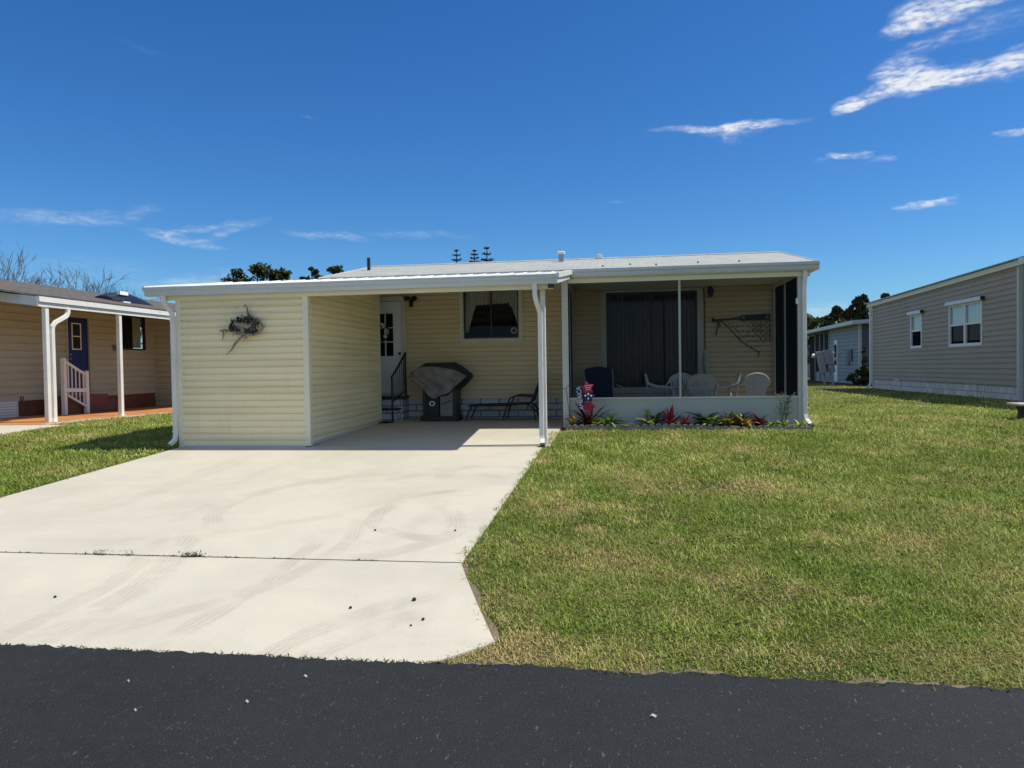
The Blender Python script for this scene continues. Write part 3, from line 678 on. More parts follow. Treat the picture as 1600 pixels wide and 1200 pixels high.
# wreath on the door
wr = thing('door_wreath', 'pale flower wreath hanging on the white entry door', 'wreath', (-4.94, 14.97, 1.95))
mb = MB()
ring = [FR.P(-4.94 + .17 * math.cos(k * PI / 10), .03, 1.95 + .19 * math.sin(k * PI / 10)) for k in range(21)]
mb.tube(ring, .014, 6, False)
for k in range(90):
    a = random.random() * 2 * PI; c0 = Vector(FR.P(-4.94 + .17 * math.cos(a), .03, 1.95 + .19 * math.sin(a)))
    e = c0 + Vector((random.gauss(0, .05), -abs(random.gauss(0, .03)), random.gauss(0, .05))); mb.tube([c0, (c0 + e) / 2 + Vector((0, 0, .01)), e], [.005, .008, .001], 4)
part(mb, 'twig_ring', M['nest'], wr)
mb = MB()
for (x, z, r) in ((-5.0, 2.10, .045), (-4.86, 2.09, .035), (-4.80, 1.97, .055), (-4.83, 1.87, .04), (-4.9, 2.13, .03), (-5.05, 1.84, .03)):
    for k in range(7):
        a = k * 2 * PI / 7; c0 = FR.P(x, .055, z); mb.poly([c0, FR.P(x + r * math.cos(a - .4), .075, z + r * math.sin(a - .4)), FR.P(x + r * 1.2 * math.cos(a), .06, z + r * 1.2 * math.sin(a)), FR.P(x + r * math.cos(a + .4), .075, z + r * math.sin(a + .4))])
part(mb, 'flower', M['resin'], wr)

# wall lamps
lp = thing('wall_lamp', 'black twin-headed security lamp on the wall beside the white door', 'lamp', (-4.25, 14.98, 2.62))
mb = MB(); FR.box(mb, -4.30, -4.20, .0, .06, 2.58, 2.68); mb.tube([FR.P(-4.27, .05, 2.66), FR.P(-4.31, .1, 2.67)], .015, 6); mb.tube([FR.P(-4.23, .05, 2.66), FR.P(-4.18, .1, 2.67)], .015, 6); FR.box(mb, -4.29, -4.21, .04, .09, 2.48, 2.575); part(mb, 'housing', M['black'], lp, bevel=.008)
for s in (-1, 1):
    mb = MB(); c0 = Vector(FR.P(-4.25 + s * .06, .1, 2.67)); d = Vector((s * .55, -.7, -.25)).normalized(); mb.tube([c0 - d * .03, c0 + d * .03, c0 + d * .07, c0 + d * .085], [.02, .045, .05, .052], 10); part(mb, 'lamp_head', M['black'], lp)
    mb = MB(); mb.tube([c0 + d * .085, c0 + d * .10], [.046, .03], 10); part(mb, 'bulb_glass', M['glass'], lp)
lp = thing('wall_lamp', 'dark oval lantern on the porch wall right of the sliding door', 'lamp', (1.93, 14.97, 2.62))
mb = MB(); n = 14
mb.prism([FR.P(1.93 + .062 * math.cos(k * 2 * PI / n), .005, 2.62 + .115 * math.sin(k * 2 * PI / n)) for k in range(n)], (0, -.06, 0)); part(mb, 'lantern_body', M['black'], lp, bevel=.015)
mb = MB(); mb.prism([FR.P(1.93 + .035 * math.cos(k * 2 * PI / n), .066, 2.62 + .075 * math.sin(k * 2 * PI / n)) for k in range(n)], (0, -.01, 0)); part(mb, 'lantern_lens', M['navy'], lp)

# oar and fishing net on the porch wall
o = thing('wall_oar', 'dark weathered oar mounted level on the porch wall above the net', 'oar', (2.5, 14.96, 2.08))
mb = MB(); mb.tube([FR.P(1.98, .04, 2.045), FR.P(2.3, .045, 2.06), FR.P(2.52, .045, 2.075)], [.022, .018, .024], 8); mb.tube([FR.P(1.975, .04, 2.015), FR.P(1.975, .04, 2.10)], .022, 8); part(mb, 'shaft', M['wood_dark'], o)
mb = MB(); mb.prism([FR.P(2.46, .03, 2.06), FR.P(2.54, .03, 2.025), FR.P(3.07, .03, 2.03), FR.P(3.075, .03, 2.155), FR.P(2.56, .03, 2.135), FR.P(2.5, .03, 2.115)], (0, -.03, 0)); bl = part(mb, 'blade', M['wood_dark'], o)
mb = MB()
for x in (2.56, 3.02): mb.lathe((0, 0, 0), [(.0, 0)], 3); mb.prism([FR.P(x + .03 * math.cos(k * PI / 6), .062, 2.085 + .03 * math.sin(k * PI / 6)) for k in range(12)], (0, -.006, 0))
mb.v = mb.v; part(mb, 'rosette', M['drift'], bl)
nt_ = thing('fishing_net', 'brown knotted fishing net with shells draped below the oar', 'net', (2.6, 14.96, 1.6))
mb = MB(); top = [(2.10, 2.03), (3.07, 2.03)]
poly = [(2.12, 2.03), (2.30, 1.88), (2.48, 1.66), (2.62, 1.54), (2.74, 1.46), (2.86, 1.40), (2.94, 1.47), (2.97, 1.60), (3.04, 1.64), (3.07, 1.62), (3.075, 2.03)]
def inside(x, z):
    c = False; n = len(poly)
    for i in range(n):
        (x1, z1), (x2, z2) = poly[i], poly[(i + 1) % n]
        if (z1 > z) != (z2 > z) and x < (x2 - x1) * (z - z1) / (z2 - z1) + x1: c = not c
    return c
stp = .10
for sgn in (1, -1):
    for i in range(-40, 60):
        prev = None
        for j in range(40):
            x = 2.05 + i * stp + j * .5 * stp * sgn * .9 + (0 if sgn > 0 else .9); z = 2.04 - j * stp * .5
            xx = x + .012 * math.sin(z * 23 + i); zz = z + .008 * math.sin(x * 31)
            ok = inside(x, z)
            if ok and prev is not None: mb.tube([prev, FR.P(xx, .025 + .01 * math.sin(x * 9 + z * 7), zz)], .0052, 4, False)
            prev = FR.P(xx, .025 + .01 * math.sin(x * 9 + z * 7), zz) if ok else None
part(mb, 'mesh', M['rope'], nt_)
mb = MB(); mb.tube([FR.P(a, .03, z + .005 * math.sin(a * 60)) for a, z in [(2.12, 2.03), (2.21, 1.955), (2.30, 1.88), (2.39, 1.77), (2.48, 1.66), (2.62, 1.54), (2.74, 1.46), (2.86, 1.38)]], .011, 6)
mb.tube([FR.P(3.075, .03, 2.03), FR.P(3.073, .03, 1.8), FR.P(3.07, .03, 1.60)], .011, 6); mb.tube([FR.P(2.07, .04, 2.04), FR.P(2.065, .04, 1.9), FR.P(2.04, .04, 1.80), FR.P(2.03, .04, 1.72)], [.018, .014, .016, .006], 6)
mb.tube([FR.P(2.10, .04, 2.02), FR.P(2.11, .04, 1.9)], .014, 6); mb.tube([FR.P(2.86, .03, 1.42), FR.P(2.85, .03, 1.30)], [.016, .006], 6); part(mb, 'rope', M['rope'], nt_)
mb = MB()
for k in range(22):
    for _ in range(30):
        x, z = random.uniform(2.15, 3.05), random.uniform(1.42, 2.0)
        if inside(x, z): break
    r = random.uniform(.010, .02); mb.lathe(FR.P(x, .04, z), [(r * .2, -r), (r, -r * .2), (r * .8, r * .5), (r * .1, r)], 7)
part(mb, 'shell', M['drift'], nt_)

# driftwood ornament on the storage room
dw = thing('driftwood_ornament', 'grey driftwood branch ornament with dark nest hung on the cream storage wall', 'wall ornament', (-5.75, 10.47, 1.85))
DF = PL((0, 10.48), (1, 0), (0, -1))
# photo-shaped layout: a along, z up (metres)
def dpt(px, py, d=.05): return DF.P(-5.99 + (px - 340.) * .00955, d, 1.87 - (py - 513.) * .00955)
mb = MB()
mb.tube([dpt(337, 520), dpt(346, 519, .06), dpt(358, 521, .07), dpt(372, 524, .09), dpt(386, 527, .09), dpt(398, 527, .08), (dpt(408, 522, .07)), dpt(416, 513)], [0.0082, 0.0163, 0.0204, 0.0231, 0.0231, 0.0204, 0.0204, 0.0054], 8)
mb.tube([dpt(386, 526, .08), dpt(375, 532, .08), dpt(364, 541, .06), dpt(357, 551, .05), dpt(347, 559, .04)], [0.0204, 0.0204, 0.0177, 0.0122, 0.0041], 8)
mb.tube([dpt(388, 500, .06), dpt(387, 492, .06), dpt(385, 483, .05), dpt(382, 479, .04), dpt(378, 482, .04)], [0.0204, 0.0136, 0.0095, 0.0068, 0.0041], 7)
mb.tube([dpt(388, 494, .06), dpt(395, 501, .06), dpt(407, 506, .06), dpt(413, 516, .07), dpt(404, 525, .08)], [0.0136, 0.0177, 0.0163, 0.0122, 0.0136], 7)
mb.tube([dpt(343, 519), dpt(343, 528), dpt(340, 537, .03)], [0.0136, 0.0088, 0.0027], 6); mb.tube([dpt(349, 520), dpt(345, 530, .06)], [0.0095, 0.0027], 6)
mb.tube([dpt(382, 526, .1), dpt(372, 527, .11), dpt(365, 526, .1), dpt(362, 530, .1)], [0.0068, 0.0068, 0.0061, 0.0027], 6); mb.tube([dpt(386, 530, .08), dpt(381, 535, .08), dpt(379, 539, .07)], [0.0082, 0.0068, 0.0027], 6); mb.tube([dpt(382, 533, .08), dpt(388, 535, .07)], [0.0054, 0.0020], 6)
mb.tube([dpt(363, 482, .02), dpt(369, 484, .02)], [0.0041, 0.0027], 5); mb.tube([dpt(366, 513, .08), dpt(376, 517, .1), dpt(388, 518, .1), dpt(398, 513, .09), dpt(403, 507, .08)], [0.0136, 0.0190, 0.0136, 0.0122, 0.0054], 7)
part(mb, 'branch', M['drift'], dw, smooth=True)
mb = MB()
def nestblob(cx, cy, rx, ry, n_):
    for k in range(n_):
        a = random.random() * 2 * PI; r = math.sqrt(random.random()); x = cx + rx * r * math.cos(a); y = cy + ry * r * math.sin(a); d = random.uniform(.03, .12)
        th = random.gauss(a + 1.5, .7); l = random.uniform(1.5, 5.5)
        p0 = dpt(x, y, d); p1 = dpt(x + l * .5 * math.cos(th), y + l * .5 * math.sin(th) - .6, d + .02); p2 = dpt(x + l * math.cos(th), y + l * math.sin(th), d)
        if random.random() < .5: mb.tube([p0, p1, p2], [.006, .012, .003], 4)
        else: mb.poly([p0, p1 + Vector((.0, 0, .014)), p2, p1 - Vector((0, 0, .014))])
nestblob(361, 513, 3.5, 6.5, 55); nestblob(374, 504, 8, 4, 55); nestblob(389, 505, 7, 4.5, 70); nestblob(400, 511, 4, 6, 45); nestblob(394, 522, 11, 4, 80); nestblob(368, 519, 8, 2, 25)
for (x, y, l, dx) in ((359, 506, 6, -.5), (362, 506, 5, .5), (377, 498, 5, .2), (380, 500, 3, 3), (372, 501, 4, -2)): mb.tube([dpt(x, y, .07), dpt(x + dx, y - l, .06)], [.014, .002], 5)
part(mb, 'nest', M['nest'], dw)

# ------------------------------------------------------------------ covered grill
gr = thing('covered_grill', 'barbecue grill on a cart under a draped grey and black cover', 'grill', (-3.55, 14.45, .1))
GX = -3.50; 
mb = MB()
prof_w = [(.60, .22, .28), (.74, .36, .30), (.88, .54, .33), (.97, .645, .35), (1.05, .63, .35), (1.17, .47, .33), (1.26, .345, .28), (1.285, .31, .22)]
rings = []; nn = 28
for z, hx, hy in prof_w:
    ring = []
    for k in range(nn):
        a = 2 * PI * k / nn; c, s = math.cos(a), math.sin(a)
        r = 1 / (abs(c) ** 3.4 + abs(s) ** 3.4) ** (1 / 3.4)
        wr_ = 1 + .035 * math.sin(a * 9 + z * 6) * (1.3 - z)
        ring.append((GX + hx * r * c * wr_ + .012 * math.sin(z * 17 + k), 14.45 + hy * r * s * wr_, z + .04 * (-s if z < .9 else 0) * (abs(c))))
    rings.append(mb.vs(ring))
for i in range(len(rings) - 1):
    mb.cm = 0
    for k in range(nn):
        k2 = (k + 1) % nn; mb.face(rings[i] + k, rings[i] + k2, rings[i + 1] + k2, rings[i + 1] + k)
mb.face(*[rings[-1] + k for k in range(nn)])
cov = part(mb, 'cover', M['grillblack'], gr, smooth=True)
# grey front drape panel, one sagging sheet lying over the front of the cover
mb = MB(); NX, NZ = 34, 18; idx = []
for j in range(NZ + 1):
    row = []
    for i in range(NX + 1):
        u = i / NX * 2 - 1; v = j / NZ
        ztop = 1.20 - .05 * abs(u) ** 1.5 - .05 * u - .14 * max(0, abs(u) - .7) * 2
        zbot = .585 + .37 * u * u + .03 * math.sin(u * 7)
        z = ztop + (zbot - ztop) * v; hx = np.interp(z, [.55, .75, .9, 1.0, 1.1, 1.2], [.40, .47, .56, .61, .56, .46])
        hy = np.interp(z, [.55, .75, .97, 1.05, 1.17, 1.21], [.34, .36, .385, .38, .352, .335])
        fold = .018 * math.sin(u * 13 + v * 5 + 2 * math.sin(v * 3 + u * 2)) * v + .010 * math.sin(v * 17 - u * 9)
        row.append(mb.vs([(GX - .02 + u * hx * (1 - .05 * v), 14.45 - hy * (1 - .28 * abs(u) ** 5) - .012 - fold, z)]))
    idx.append(row)
for j in range(NZ):
    for i in range(NX): mb.face(idx[j][i], idx[j][i + 1], idx[j + 1][i + 1], idx[j + 1][i])
part(mb, 'front_drape', M['grillcover'], cov, smooth=True)
mb = MB()
for x0, x1 in ((GX - .34, GX - .275), (GX + .275, GX + .34)): mb.box(x0, x1, 14.22, 14.70, .13, .95)
mb.box(GX - .37, GX + .37, 14.20, 14.72, .105, .20); mb.box(GX - .275, GX + .275, 14.60, 14.66, .2, .9); part(mb, 'cart_frame', M['black'], gr)
mb = MB(); mb.box(GX - .272, GX - .01, 14.235, 14.255, .205, .80); part(mb, 'cart_door', M['grillblack'], gr)
mb = MB(); mb.box(GX + .015, GX + .272, 14.238, 14.255, .205, .80); pd = part(mb, 'cart_door', M['grilldoor'], gr)
mb = MB(); n = 16; mb.prism([(GX - .15 + .06 * math.cos(k * 2 * PI / n), 14.225, .46 + .05 * math.sin(k * 2 * PI / n)) for k in range(n)], (0, .008, 0)); sg = part(mb, 'round_badge', M['whitecloth'], gr)
mb = MB(); mb.prism([(GX - .15 + .034 * math.cos(k * 2 * PI / n), 14.219, .46 + .03 * math.sin(k * 2 * PI / n)) for k in range(n)], (0, .004, 0)); part(mb, 'badge_centre', M['grillblack'], sg)
mb = MB(); mb.bar((GX + .05, 14.2, .44), (GX + .24, 14.18, .52), .015, .015); part(mb, 'handle', M['black'], gr)
for s in (-1, 1):
    mb = MB(); mb.tube([(GX + s * .345, 14.25, .165), (GX + s * .39, 14.25, .165)], .06, 14); part(mb, 'wheel', M['rubber'], gr)

# chaise lounge
ch = thing('chaise_lounge', 'low black sling chaise lounge with raised back beside the grill', 'lounge chair', (-2.0, 14.55, .1))
for yy in (14.28, 14.88):
    mb = MB(); r = .014
    mb.tube([(-2.93, yy, .40), (-2.2, yy, .42), (-1.72, yy, .435), (-1.64, yy, .48), (-1.42, yy, 1.02)], r, 7)
    part(mb, 'side_rail', M['black'], ch)
    mb = MB(); mb.tube([(-2.98, yy, .112), (-2.86, yy, .40)], r, 7); part(mb, 'leg', M['black'], ch)
    mb = MB(); mb.tube([(-2.22, yy, .112), (-2.12, yy, .44), (-2.06, yy, .56), (-1.95, yy, .60), (-1.62, yy, .58)], r, 7); part(mb, 'armrest', M['black'], ch)
    mb = MB(); mb.tube([(-1.72, yy, .435), (-1.5, yy, .25), (-1.38, yy, .112)], r, 7); part(mb, 'leg', M['black'], ch)
    mb = MB(); mb.tube([(-1.62, yy, .43), (-1.55, yy, .112)], r, 7); part(mb, 'leg', M['black'], ch)
mb = MB(); pts = [(-2.92, .405), (-2.5, .39), (-2.1, .395), (-1.72, .43), (-1.63, .50), (-1.52, .76), (-1.425, 1.01)]
a = [mb.vs([(x, 14.29, z), (x, 14.87, z)]) for x, z in pts]
for p, q in zip(a[:-1], a[1:]): mb.face(p, p + 1, q + 1, q)
part(mb, 'sling', M['sling'], ch)
mb = MB()
for x, z in ((-2.93, .40), (-1.72, .42), (-1.42, 1.02)): mb.tube([(x, 14.28, z), (x, 14.88, z)], .013, 6)
part(mb, 'cross_bar', M['black'], ch)

# ------------------------------------------------------------------ porch furniture
def monobloc(label, x, y, rz, z=.1):
    """white resin armchair: local frame faces -Y, seat at .43"""
    t = thing('plastic_chair', label, 'chair', (x, y, z), rz, 'white plastic chairs on the porch')
    t['org'] = (0, 0, 0)
    mb = MB(); N = 10; rows = []
    for j in range(N + 1):
        v = j / N; yy = -.24 + .44 * v; hw_ = .235 - .03 * v; row = []
        for i in range(9):
            u = i / 4 - 1; row.append((u * hw_, yy, .425 - .012 * (1 - u * u) - .02 * v + (-.03 if j == 0 else 0)))
        rows.append(mb.vs(row))
    for a, b2 in zip(rows[:-1], rows[1:]):
        for i in range(8): mb.face(a + i, a + i + 1, b2 + i + 1, b2 + i)
    so = mb.build('seat', M['resin'], t); sm = so.modifiers.new('thick', 'SOLIDIFY'); sm.thickness = .014
    # hoop rim: arm - arch - arm as one flat band
    path = []
    path += [(-.27, -.26, .60), (-.285, -.20, .635), (-.29, -.08, .65), (-.285, .06, .66), (-.27, .16, .70)]
    for k in range(13):
        a = PI * (1 - k / 12); path.append((.245 * math.cos(a), .22 + .045 * math.sin(a), .72 + .17 * math.sin(a)))
    path += [(.27, .16, .70), (.285, .06, .66), (.29, -.08, .65), (.285, -.20, .635), (.27, -.26, .60)]
    mb = MB(); mb.tube(path, [.016, .021] + [.022] * (len(path) - 4) + [.021, .016], 8)
    mb.build('arm_rim', M['resin'], t, smooth=True)
    mb = MB()   # back shell with fan slots
    sl_ = 9
    for i in range(sl_):
        u0 = -1 + 2 * (i + .06) / sl_; u1 = -1 + 2 * (i + .80) / sl_
        def pt(u, v):
            xt = .235 * u; zt = .72 + .165 * math.sqrt(max(0, 1 - u * u * .96)); xb = .16 * u
            return (xb + (xt - xb) * v, .185 + .06 * v + .03 * (1 - u * u) * .6, .42 + (zt - .42) * v)
        q = [[mb.vs([pt(u, v)]) for u in (u0, u1)] for v in (0, .2, .45, .7, .88, 1)]
        for a, b2 in zip(q[:-1], q[1:]): mb.face(a[0], a[1], b2[1], b2[0])
    for v in (.0, .12, .86, 1.):
        pass
    q = []
    for i in range(13):
        u = -1 + 2 * i / 12
        q.append((mb.vs([pt(u, .80)]), mb.vs([pt(u, 1.0)]), mb.vs([pt(u, 0)]), mb.vs([pt(u, .14)])))
    for a, b2 in zip(q[:-1], q[1:]): mb.face(a[0], b2[0], b2[1], a[1]); mb.face(a[2], b2[2], b2[3], a[3])
    bo = mb.build('backrest', M['resin'], t); sm = bo.modifiers.new('thick', 'SOLIDIFY'); sm.thickness = .008
    for sx in (-1, 1):
        mb = MB(); mb.tube([(sx * .275, -.25, .61), (sx * .262, -.255, .43), (sx * .285, -.275, .0)], [.024, .03, .022], 8); mb.build('leg', M['resin'], t, smooth=True)
        mb = MB(); mb.tube([(sx * .20, .17, .44), (sx * .235, .24, .2), (sx * .26, .29, .0)], [.03, .028, .02], 8); mb.build('leg', M['resin'], t, smooth=True)
    return t
monobloc('white plastic chair seen from its side, left of the table and facing right', .85, 13.95, R(86))
monobloc('white plastic chair behind the table with its slotted back to the house wall', 1.30, 14.55, R(-6))
monobloc('white plastic chair in front of the table, its back towards the lawn', 1.55, 13.45, R(176))
monobloc('white plastic chair right of the table, facing left with a tilted back', 2.06, 14.05, R(-96))
monobloc('white plastic armchair by the right screen, its round back rim sunlit', 2.44, 13.60, R(196))
tb = thing('patio_table', 'round white plastic patio table among the porch chairs', 'table', (1.5, 14.0, .1))
mb = MB(); mb.lathe((1.5, 14.0, .1), [(0, .60), (.40, .60), (.42, .61), (.42, .635), (.40, .645), (0, .648)], 28); part(mb, 'tabletop', M['resin'], tb)
for k in range(4):
    a = PI / 4 + k * PI / 2; mb = MB(); mb.tube([(1.5 + .25 * math.cos(a), 14 + .25 * math.sin(a), .70), (1.5 + .33 * math.cos(a), 14 + .33 * math.sin(a), .1)], [.028, .02], 8); part(mb, 'leg', M['resin'], tb)

cc = thing('patio_armchair', 'navy high-backed sling armchair with grey tube arms at the porch left end', 'chair', (-.22, 14.05, .1), R(14))
mb = MB(); pts = [(-.25, .46), (.0, .43), (.22, .44), (.27, .50), (.33, .75), (.39, .99), (.41, 1.03)]
a = []
for i, (y, z) in enumerate(pts):
    hw_ = .27 if i < 6 else .24
    a.append(mb.vs([(-hw_, y, z), (0, y + .012, z + (.03 if i == 6 else 0)), (hw_, y, z)]))
for i in range(3): pass
for p, q in zip(a[:4][:-1], a[1:4]): mb.face(p, p + 1, q + 1, q); mb.face(p + 1, p + 2, q + 2, q + 1)
so = mb.build('seat', M['navy'], cc); sm = so.modifiers.new('thick', 'SOLIDIFY'); sm.thickness = .02
mb = MB(); a = []
for i, (y, z) in enumerate(pts[3:]):
    hw_ = (.27, .29, .28, .22)[i]; a.append(mb.vs([(-hw_, y, z), (0, y + .012, z + (.03 if i == 3 else 0)), (hw_, y, z)]))
for p, q in zip(a[:-1], a[1:]): mb.face(p, p + 1, q + 1, q); mb.face(p + 1, p + 2, q + 2, q + 1)
so = mb.build('backrest', M['navy'], cc); sm = so.modifiers.new('thick', 'SOLIDIFY'); sm.thickness = .03
for sx in (-1, 1):
    mb = MB(); mb.tube([(sx * .31, -.33, .0), (sx * .33, -.30, .45), (sx * .33, -.26, .60), (sx * .33, -.17, .665), (sx * .32, .1, .68), (sx * .30, .32, .72)], .016, 8); mb.build('armrest', M['chairtube'], cc, smooth=True)
    mb = MB(); mb.tube([(sx * .28, .24, .46), (sx * .30, .40, .0)], .015, 8); mb.build('leg', M['chairtube'], cc, smooth=True)
    mb = MB(); mb.tube([(sx * .27, -.27, .45), (sx * .27, .26, .44), (sx * .29, .40, 1.0)], .014, 8); mb.build('side_rail', M['chairtube'], cc, smooth=True)

fu = thing('folded_umbrella', 'slim folded grey patio umbrella leaning beside the sliding door trim', 'umbrella', (1.87, 14.80, .1))
mb = MB(); mb.tube([(1.90, 14.72, .1), (1.80, 14.95, 1.44)], .016, 8); part(mb, 'pole', M['trimgrey'], fu)
mb = MB(); mb.tube([(1.885, 14.755, .32), (1.872, 14.78, .45), (1.84, 14.855, .9), (1.81, 14.92, 1.28), (1.802, 14.94, 1.40)], [.02, .05, .058, .04, .018], 9); part(mb, 'canopy', M['porchgrey'], fu)

# garden flag on its hook stand
GFY = 12.72
gf = thing('garden_flag', 'red white and navy star banner hanging from a thin black hook stand', 'flag', (-.80, GFY, .07))
mb = MB(); mb.tube([(-.765, GFY, .06), (-.80, GFY, .42), (-.835, GFY, .74), (-.84, GFY, .80), (-.80, GFY - .01, .84), (-.62, GFY - .03, .83), (-.50, GFY - .03, .83)], .006, 6); mb.tube([(-.835, GFY, .78), (-.92, GFY, .785)], .005, 5); part(mb, 'hook_stand', M['black'], gf)
mb = MB(); idx = []
for j in range(13):
    v = j / 12; z = .83 - .43 * v; xo = -.675 + .065 * v
    idx.append(mb.vs([(xo + .125 * u, GFY - .03 - .015 * math.sin(u * 4 + v * 3), z) for u in (0, .25, .5, .75, 1)]))
for a, b2 in zip(idx[:-1], idx[1:]):
    for i in range(4): mb.face(a + i, a + i + 1, b2 + i + 1, b2 + i)
bn = part(mb, 'banner', M['navyflag'], gf)
fc = bpy.data.curves.new('lettering', 'FONT'); fc.body = 'AMERICA'; fc.size = .1; fc.extrude = .001; fc.align_x = 'CENTER'; fc.align_y = 'CENTER'
to = bpy.data.objects.new('tmp_text', fc); COL.objects.link(to)
bpy.context.view_layer.update()
tm = bpy.data.meshes.new_from_object(to.evaluated_get(bpy.context.evaluated_depsgraph_get())); bpy.data.objects.remove(to)
tv = [v.co.copy() for v in tm.vertices]; mnx = min(v.x for v in tv); mxx = max(v.x for v in tv); mny = min(v.y for v in tv); mxy = max(v.y for v in tv)
tx = bpy.data.meshes.new('lettering'); vv = []
for v in tv:     # reading upwards
    u = (v.x - mnx) / (mxx - mnx); w_ = (v.y - mny) / (mxy - mny)
    z = .41 + .405 * u; vd = (.83 - z) / .43
    vv.append(Vector((-.675 + .065 * vd + .082 - .074 * w_, GFY - .05 - .015 * math.sin(2 + vd * 3) * 0 - .004 + v.z * .5, z)) - Vector(gf['org']))
tx.from_pydata([tuple(q) for q in vv], [], [tuple(p.vertices) for p in tm.polygons]); tx.materials.append(M['whitecloth'])
lo = bpy.data.objects.new('lettering', tx); COL.objects.link(lo); lo.parent = bn
def star(mb, cx, cz, r, y, n=5, ir=.45, rot=PI / 2):
    mb.prism([(cx + (r if k % 2 == 0 else r * ir) * math.cos(rot + k * PI / n), y + (.0 if k % 2 == 0 else -.012), cz + (r if k % 2 == 0 else r * ir) * math.sin(rot + k * PI / n)) for k in range(2 * n)], (0, .006, 0))
SX = -.455
for cz, mt, nm, rot in ((.79, 'red', 'red_star', PI / 2 + .2), (.635, 'navyflag', 'navy_star', PI / 2 - .1), (.475, 'red', 'red_star', -PI / 2 + .15)):
    mb = MB(); star(mb, SX + .01 * math.sin(cz * 30), cz, .128, GFY - .04, 5, .55, rot); so = part(mb, nm, M[mt], gf)
    mb = MB()
    if mt == 'navyflag':
        for dx, dz in ((0, .045), (-.05, .02), (.05, .015), (0, -.035)): star(mb, SX + dx, cz + dz, .024, GFY - .058)
        part(mb, 'white_star', M['whitecloth'], so)
    else:
        for k in range(3): mb.bar((SX - .06 + .01 * k, GFY - .056, cz + .035 - .035 * k), (SX + .06 - .01 * k, GFY - .056, cz + .045 - .035 * k), .003, .009, (0, 0, 1))
        part(mb, 'stripe', M['whitecloth'] if cz > .7 else M['navyflag'], so)
mb = MB(); mb.tube([(SX, GFY - .035, .88), (SX, GFY - .035, .38)], .002, 4); part(mb, 'cord', M['black'], gf)

# ------------------------------------------------------------------ flower bed
mb = MB(); nb = 60; ra = []; rb = []; rc = []
for i in range(nb + 1):
    x = -.80 + 4.0 * i / nb; h = .012 * math.sin(x * 7) + .01 * math.sin(x * 17 + 1)
    ra.append(mb.vs([(x, 12.50 + .02 * math.sin(x * 9), gz(12.5) - .04)])); rb.append(mb.vs([(x, 12.62, gz(12.6) + .045 + h)])); rc.append(mb.vs([(x, 12.999, .115 + h)]))
for r1_, r2_ in ((ra, rb), (rb, rc)):
    for i in range(nb): mb.face(r1_[i], r1_[i + 1], r2_[i + 1], r2_[i])
tag(mb.build('planting_bed_soil', M['soil']), kind='structure')
# scalloped edging pieces
def edging(i, x0, ln, lob, label, tilt=0, y=12.53, h=.085):
    t_ = MB(); pts = [(x0, y, gz(y) - .05)]
    pts.append((x0 + ln, y, gz(y) - .05))
    w_ = ln / lob
    for k in range(lob - 1, -1, -1):
        for q in range(7):
            a = PI * q / 6; pts.append((x0 + (k + .5) * w_ + w_ / 2 * math.cos(a), y, gz(y) + h * .45 + h * .55 * math.sin(a) + tilt * (k + .5 + math.cos(a) / 2) * w_))
    t_.prism(pts, (0, .05, 0)); o_ = t_.build('edging_stone', M['edging'])
    return tag(o_, label, 'edging', 'scalloped edging along the flower bed')
ed = [(-.86, .68, 6, 'dark scalloped edging stone at the driveway end of the flower bed', .0), (-.165, .60, 5, 'scalloped edging stone below the leafy green bed plants', -.02), (.45, .58, 5, 'scalloped edging stone left of the bright red bromeliad', .015),
      (1.04, .60, 6, 'scalloped edging stone in front of the small red plant', -.01), (1.66, .58, 5, 'half sunk edging stone before the light green clump', -.03), (2.26, .55, 5, 'half sunk edging stone before the croton row', .02), (2.84, .42, 4, 'low edging stone at the downspout end of the bed', -.03)]
for i, (x, l, lb, lab, tl) in enumerate(ed): edging(i, x, l, lb, lab, tl, 12.53 + .012 * (i % 3), .095 if i < 4 else .06)

def rosette(name, label, cat, x, y, n, ln, wd, mat_, up=(20, 75), curl=.5, z=None, jitter=.02, stem=0.):
    z = gz(12.6) + .04 if z is None else z
    V = []; F = []; T = []
    for i in range(n):
        az = 2 * PI * (i * .381966 + random.uniform(-.05, .05)); el = R(random.uniform(*up)); l = ln * random.uniform(.55, 1.2); w_ = wd * random.uniform(.7, 1.25)
        d = np.array([math.cos(az), math.sin(az), 0]); sd = np.array([-math.sin(az), math.cos(az), 0])
        base = np.array([x, y, z]) + np.array([random.gauss(0, jitter), random.gauss(0, jitter * .6), random.random() * stem])
        p = base.copy(); n0 = len(V); e = el; tv_ = random.random()
        segs = 5; ws = [.45, .9, 1., .8, .45, .03]
        for s in range(segs + 1):
            for q in (-1, 0, 1):
                V.append(p + sd * q * w_ * ws[s] / 2 + np.array([0, 0, .25 * w_ * ws[s] * abs(q)])); T.append(min(1, max(0, tv_ + random.uniform(-.12, .12))))
            p = p + (d * math.cos(e) + np.array([0, 0, math.sin(e)])) * l / segs; e -= curl * random.uniform(.6, 1.2) / segs * 1.6
        for s in range(segs):
            a = n0 + s * 3
            F += [(a, a + 1, a + 4, a + 3), (a + 1, a + 2, a + 5, a + 4)]
    o_ = np_mesh(name, np.array(V), [np.array(F)], mat_, None, {'tint': np.array(T)})
    return tag(o_, label, cat, 'plants in the porch flower bed')
rosette('bromeliad', 'dark red bromeliad behind the scalloped edging below the star banner', 'plant', -.46, 12.80, 24, 0.488, 0.056, M['leafmaroon'], (35, 80), .35)
rosette('bed_plant', 'low dark and tan leaved plant at the post end of the bed', 'plant', -.70, 12.74, 18, 0.293, 0.062, M['leafcroton'], (10, 70), .7)
